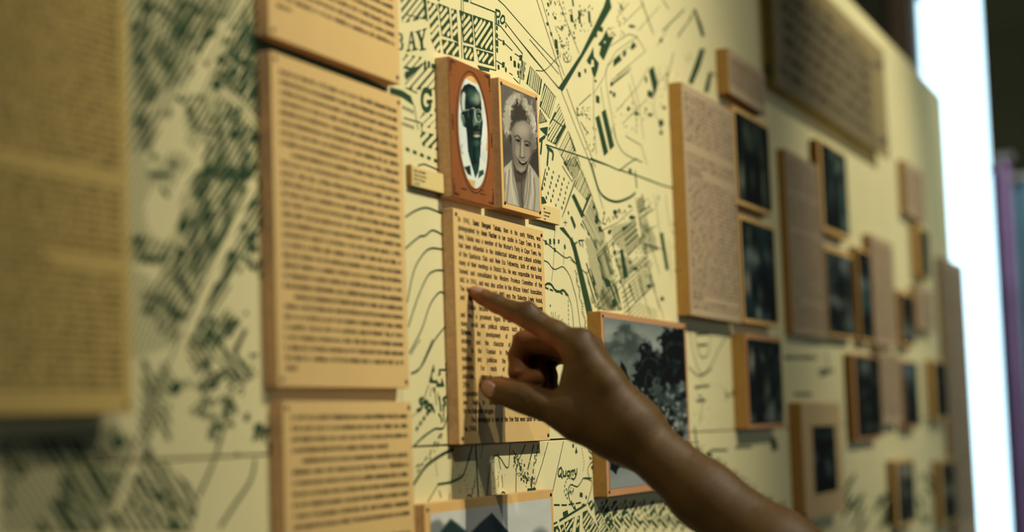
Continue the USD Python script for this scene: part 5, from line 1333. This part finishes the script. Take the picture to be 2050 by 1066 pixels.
M['nail'] = plain('finger_nail', (150, 114, 100), 0.32, 0.5, noise=(300, 0.06))
M['hair'] = plain('arm_hair', (22, 16, 10), 0.5, 0.3)
base = el_b.copy()
arm_o = thing('person', 'bare brown forearm and hand from the lower right, index finger touching the middle text panel', 'person', base)
obj('body', (av - base, af), M['skin'], arm_o, smooth=True, color=tone)


def nail(c, n, a, Ln, Wd):
    n = n / np.linalg.norm(n); a = a - n * (a @ n); a /= np.linalg.norm(a); b = np.cross(n, a)
    k, m2 = 14, 12
    S, T = np.meshgrid(np.linspace(-1, 1, k), np.linspace(-1, 1, m2), indexing='ij')
    s_, t_ = S * np.sqrt(1 - 0.42 * T ** 2), T * np.sqrt(1 - 0.30 * S ** 2)
    P = c + (s_ * Ln / 2).reshape(-1, 1) * a + (t_ * Wd / 2).reshape(-1, 1) * b + n * .012
    gone = np.zeros(len(P))
    for _ in range(40):
        st = np.clip(body(P) * 0.9, -.01, .0155 - gone); gone += st; P = P - n * st[:, None]
    edge = np.maximum(np.abs(S), np.abs(T)).ravel() > 0.99
    lift = np.where(edge, -0.0003, 0.0005)
    tipe = (S.ravel() > 0.8) & ~edge
    v = P + n * (lift + 0.0003 * tipe)[:, None]
    i = (np.arange(k - 1)[:, None] * m2 + np.arange(m2 - 1)[None]).ravel()
    f = np.vstack([np.stack([i, i + m2, i + m2 + 1], 1), np.stack([i, i + m2 + 1, i + 1], 1)])
    fn = np.cross(v[f[0, 1]] - v[f[0, 0]], v[f[0, 2]] - v[f[0, 0]])
    return v - base, (f if fn @ n > 0 else f[:, ::-1])


ia = index[0][0] - index[2][0]
obj('nail', nail(index[0][0] * .62 + index[1][0] * .38, np.array([-0.50, 0.10, 0.84]), ia, .0110, .0090), M['nail'], arm_o, smooth=True)
ta = thumb[0][0] - thumb[2][0]
obj('nail', nail(thumb[0][0] * .62 + thumb[1][0] * .38, np.array([-0.80, 0.10, -0.05]), ta, .0150, .0130), M['nail'], arm_o, smooth=True)

# short dark hairs on the forearm
cand = np.where((av[:, 1] < fa_a[1] + .06) & (av[:, 1] > el_a[1] + .04) & (vn[:, 2] > -0.1) & (vn[:, 0] < 0.7))[0]
pick = nrg.choice(cand, 620, replace=False)
pts, cnts = [], []
fd = (el_a - wr_a) / np.linalg.norm(el_a - wr_a)
for i in pick:
    p0, n0 = av[i] - base, vn[i]
    dir_ = n0 * nrg.uniform(.35, .8) - fd * nrg.uniform(-0.3, 0.5) + nrg.normal(0, .25, 3); dir_ /= np.linalg.norm(dir_)
    ln_ = nrg.uniform(.003, .0065)
    pts += [p0 - n0 * .0004, p0 + dir_ * ln_ * .5 + n0 * .0003, p0 + (dir_ - fd * -.35) * ln_]; cnts.append(3)
hb = UsdGeom.BasisCurves.Define(stage, numbered(str(arm_o.GetPath()), 'arm_hair'))
hb.CreateTypeAttr('linear'); hb.CreatePointsAttr(Vt.Vec3fArray.FromNumpy(np.array(pts, np.float32))); hb.CreateCurveVertexCountsAttr(Vt.IntArray(cnts))
hb.CreateWidthsAttr(Vt.FloatArray([0.00012] * len(pts))); hb.SetWidthsInterpolation('vertex')
UsdShade.MaterialBindingAPI.Apply(hb.GetPrim()).Bind(M['hair'])
tag(hb.GetPrim(), kind='stuff')
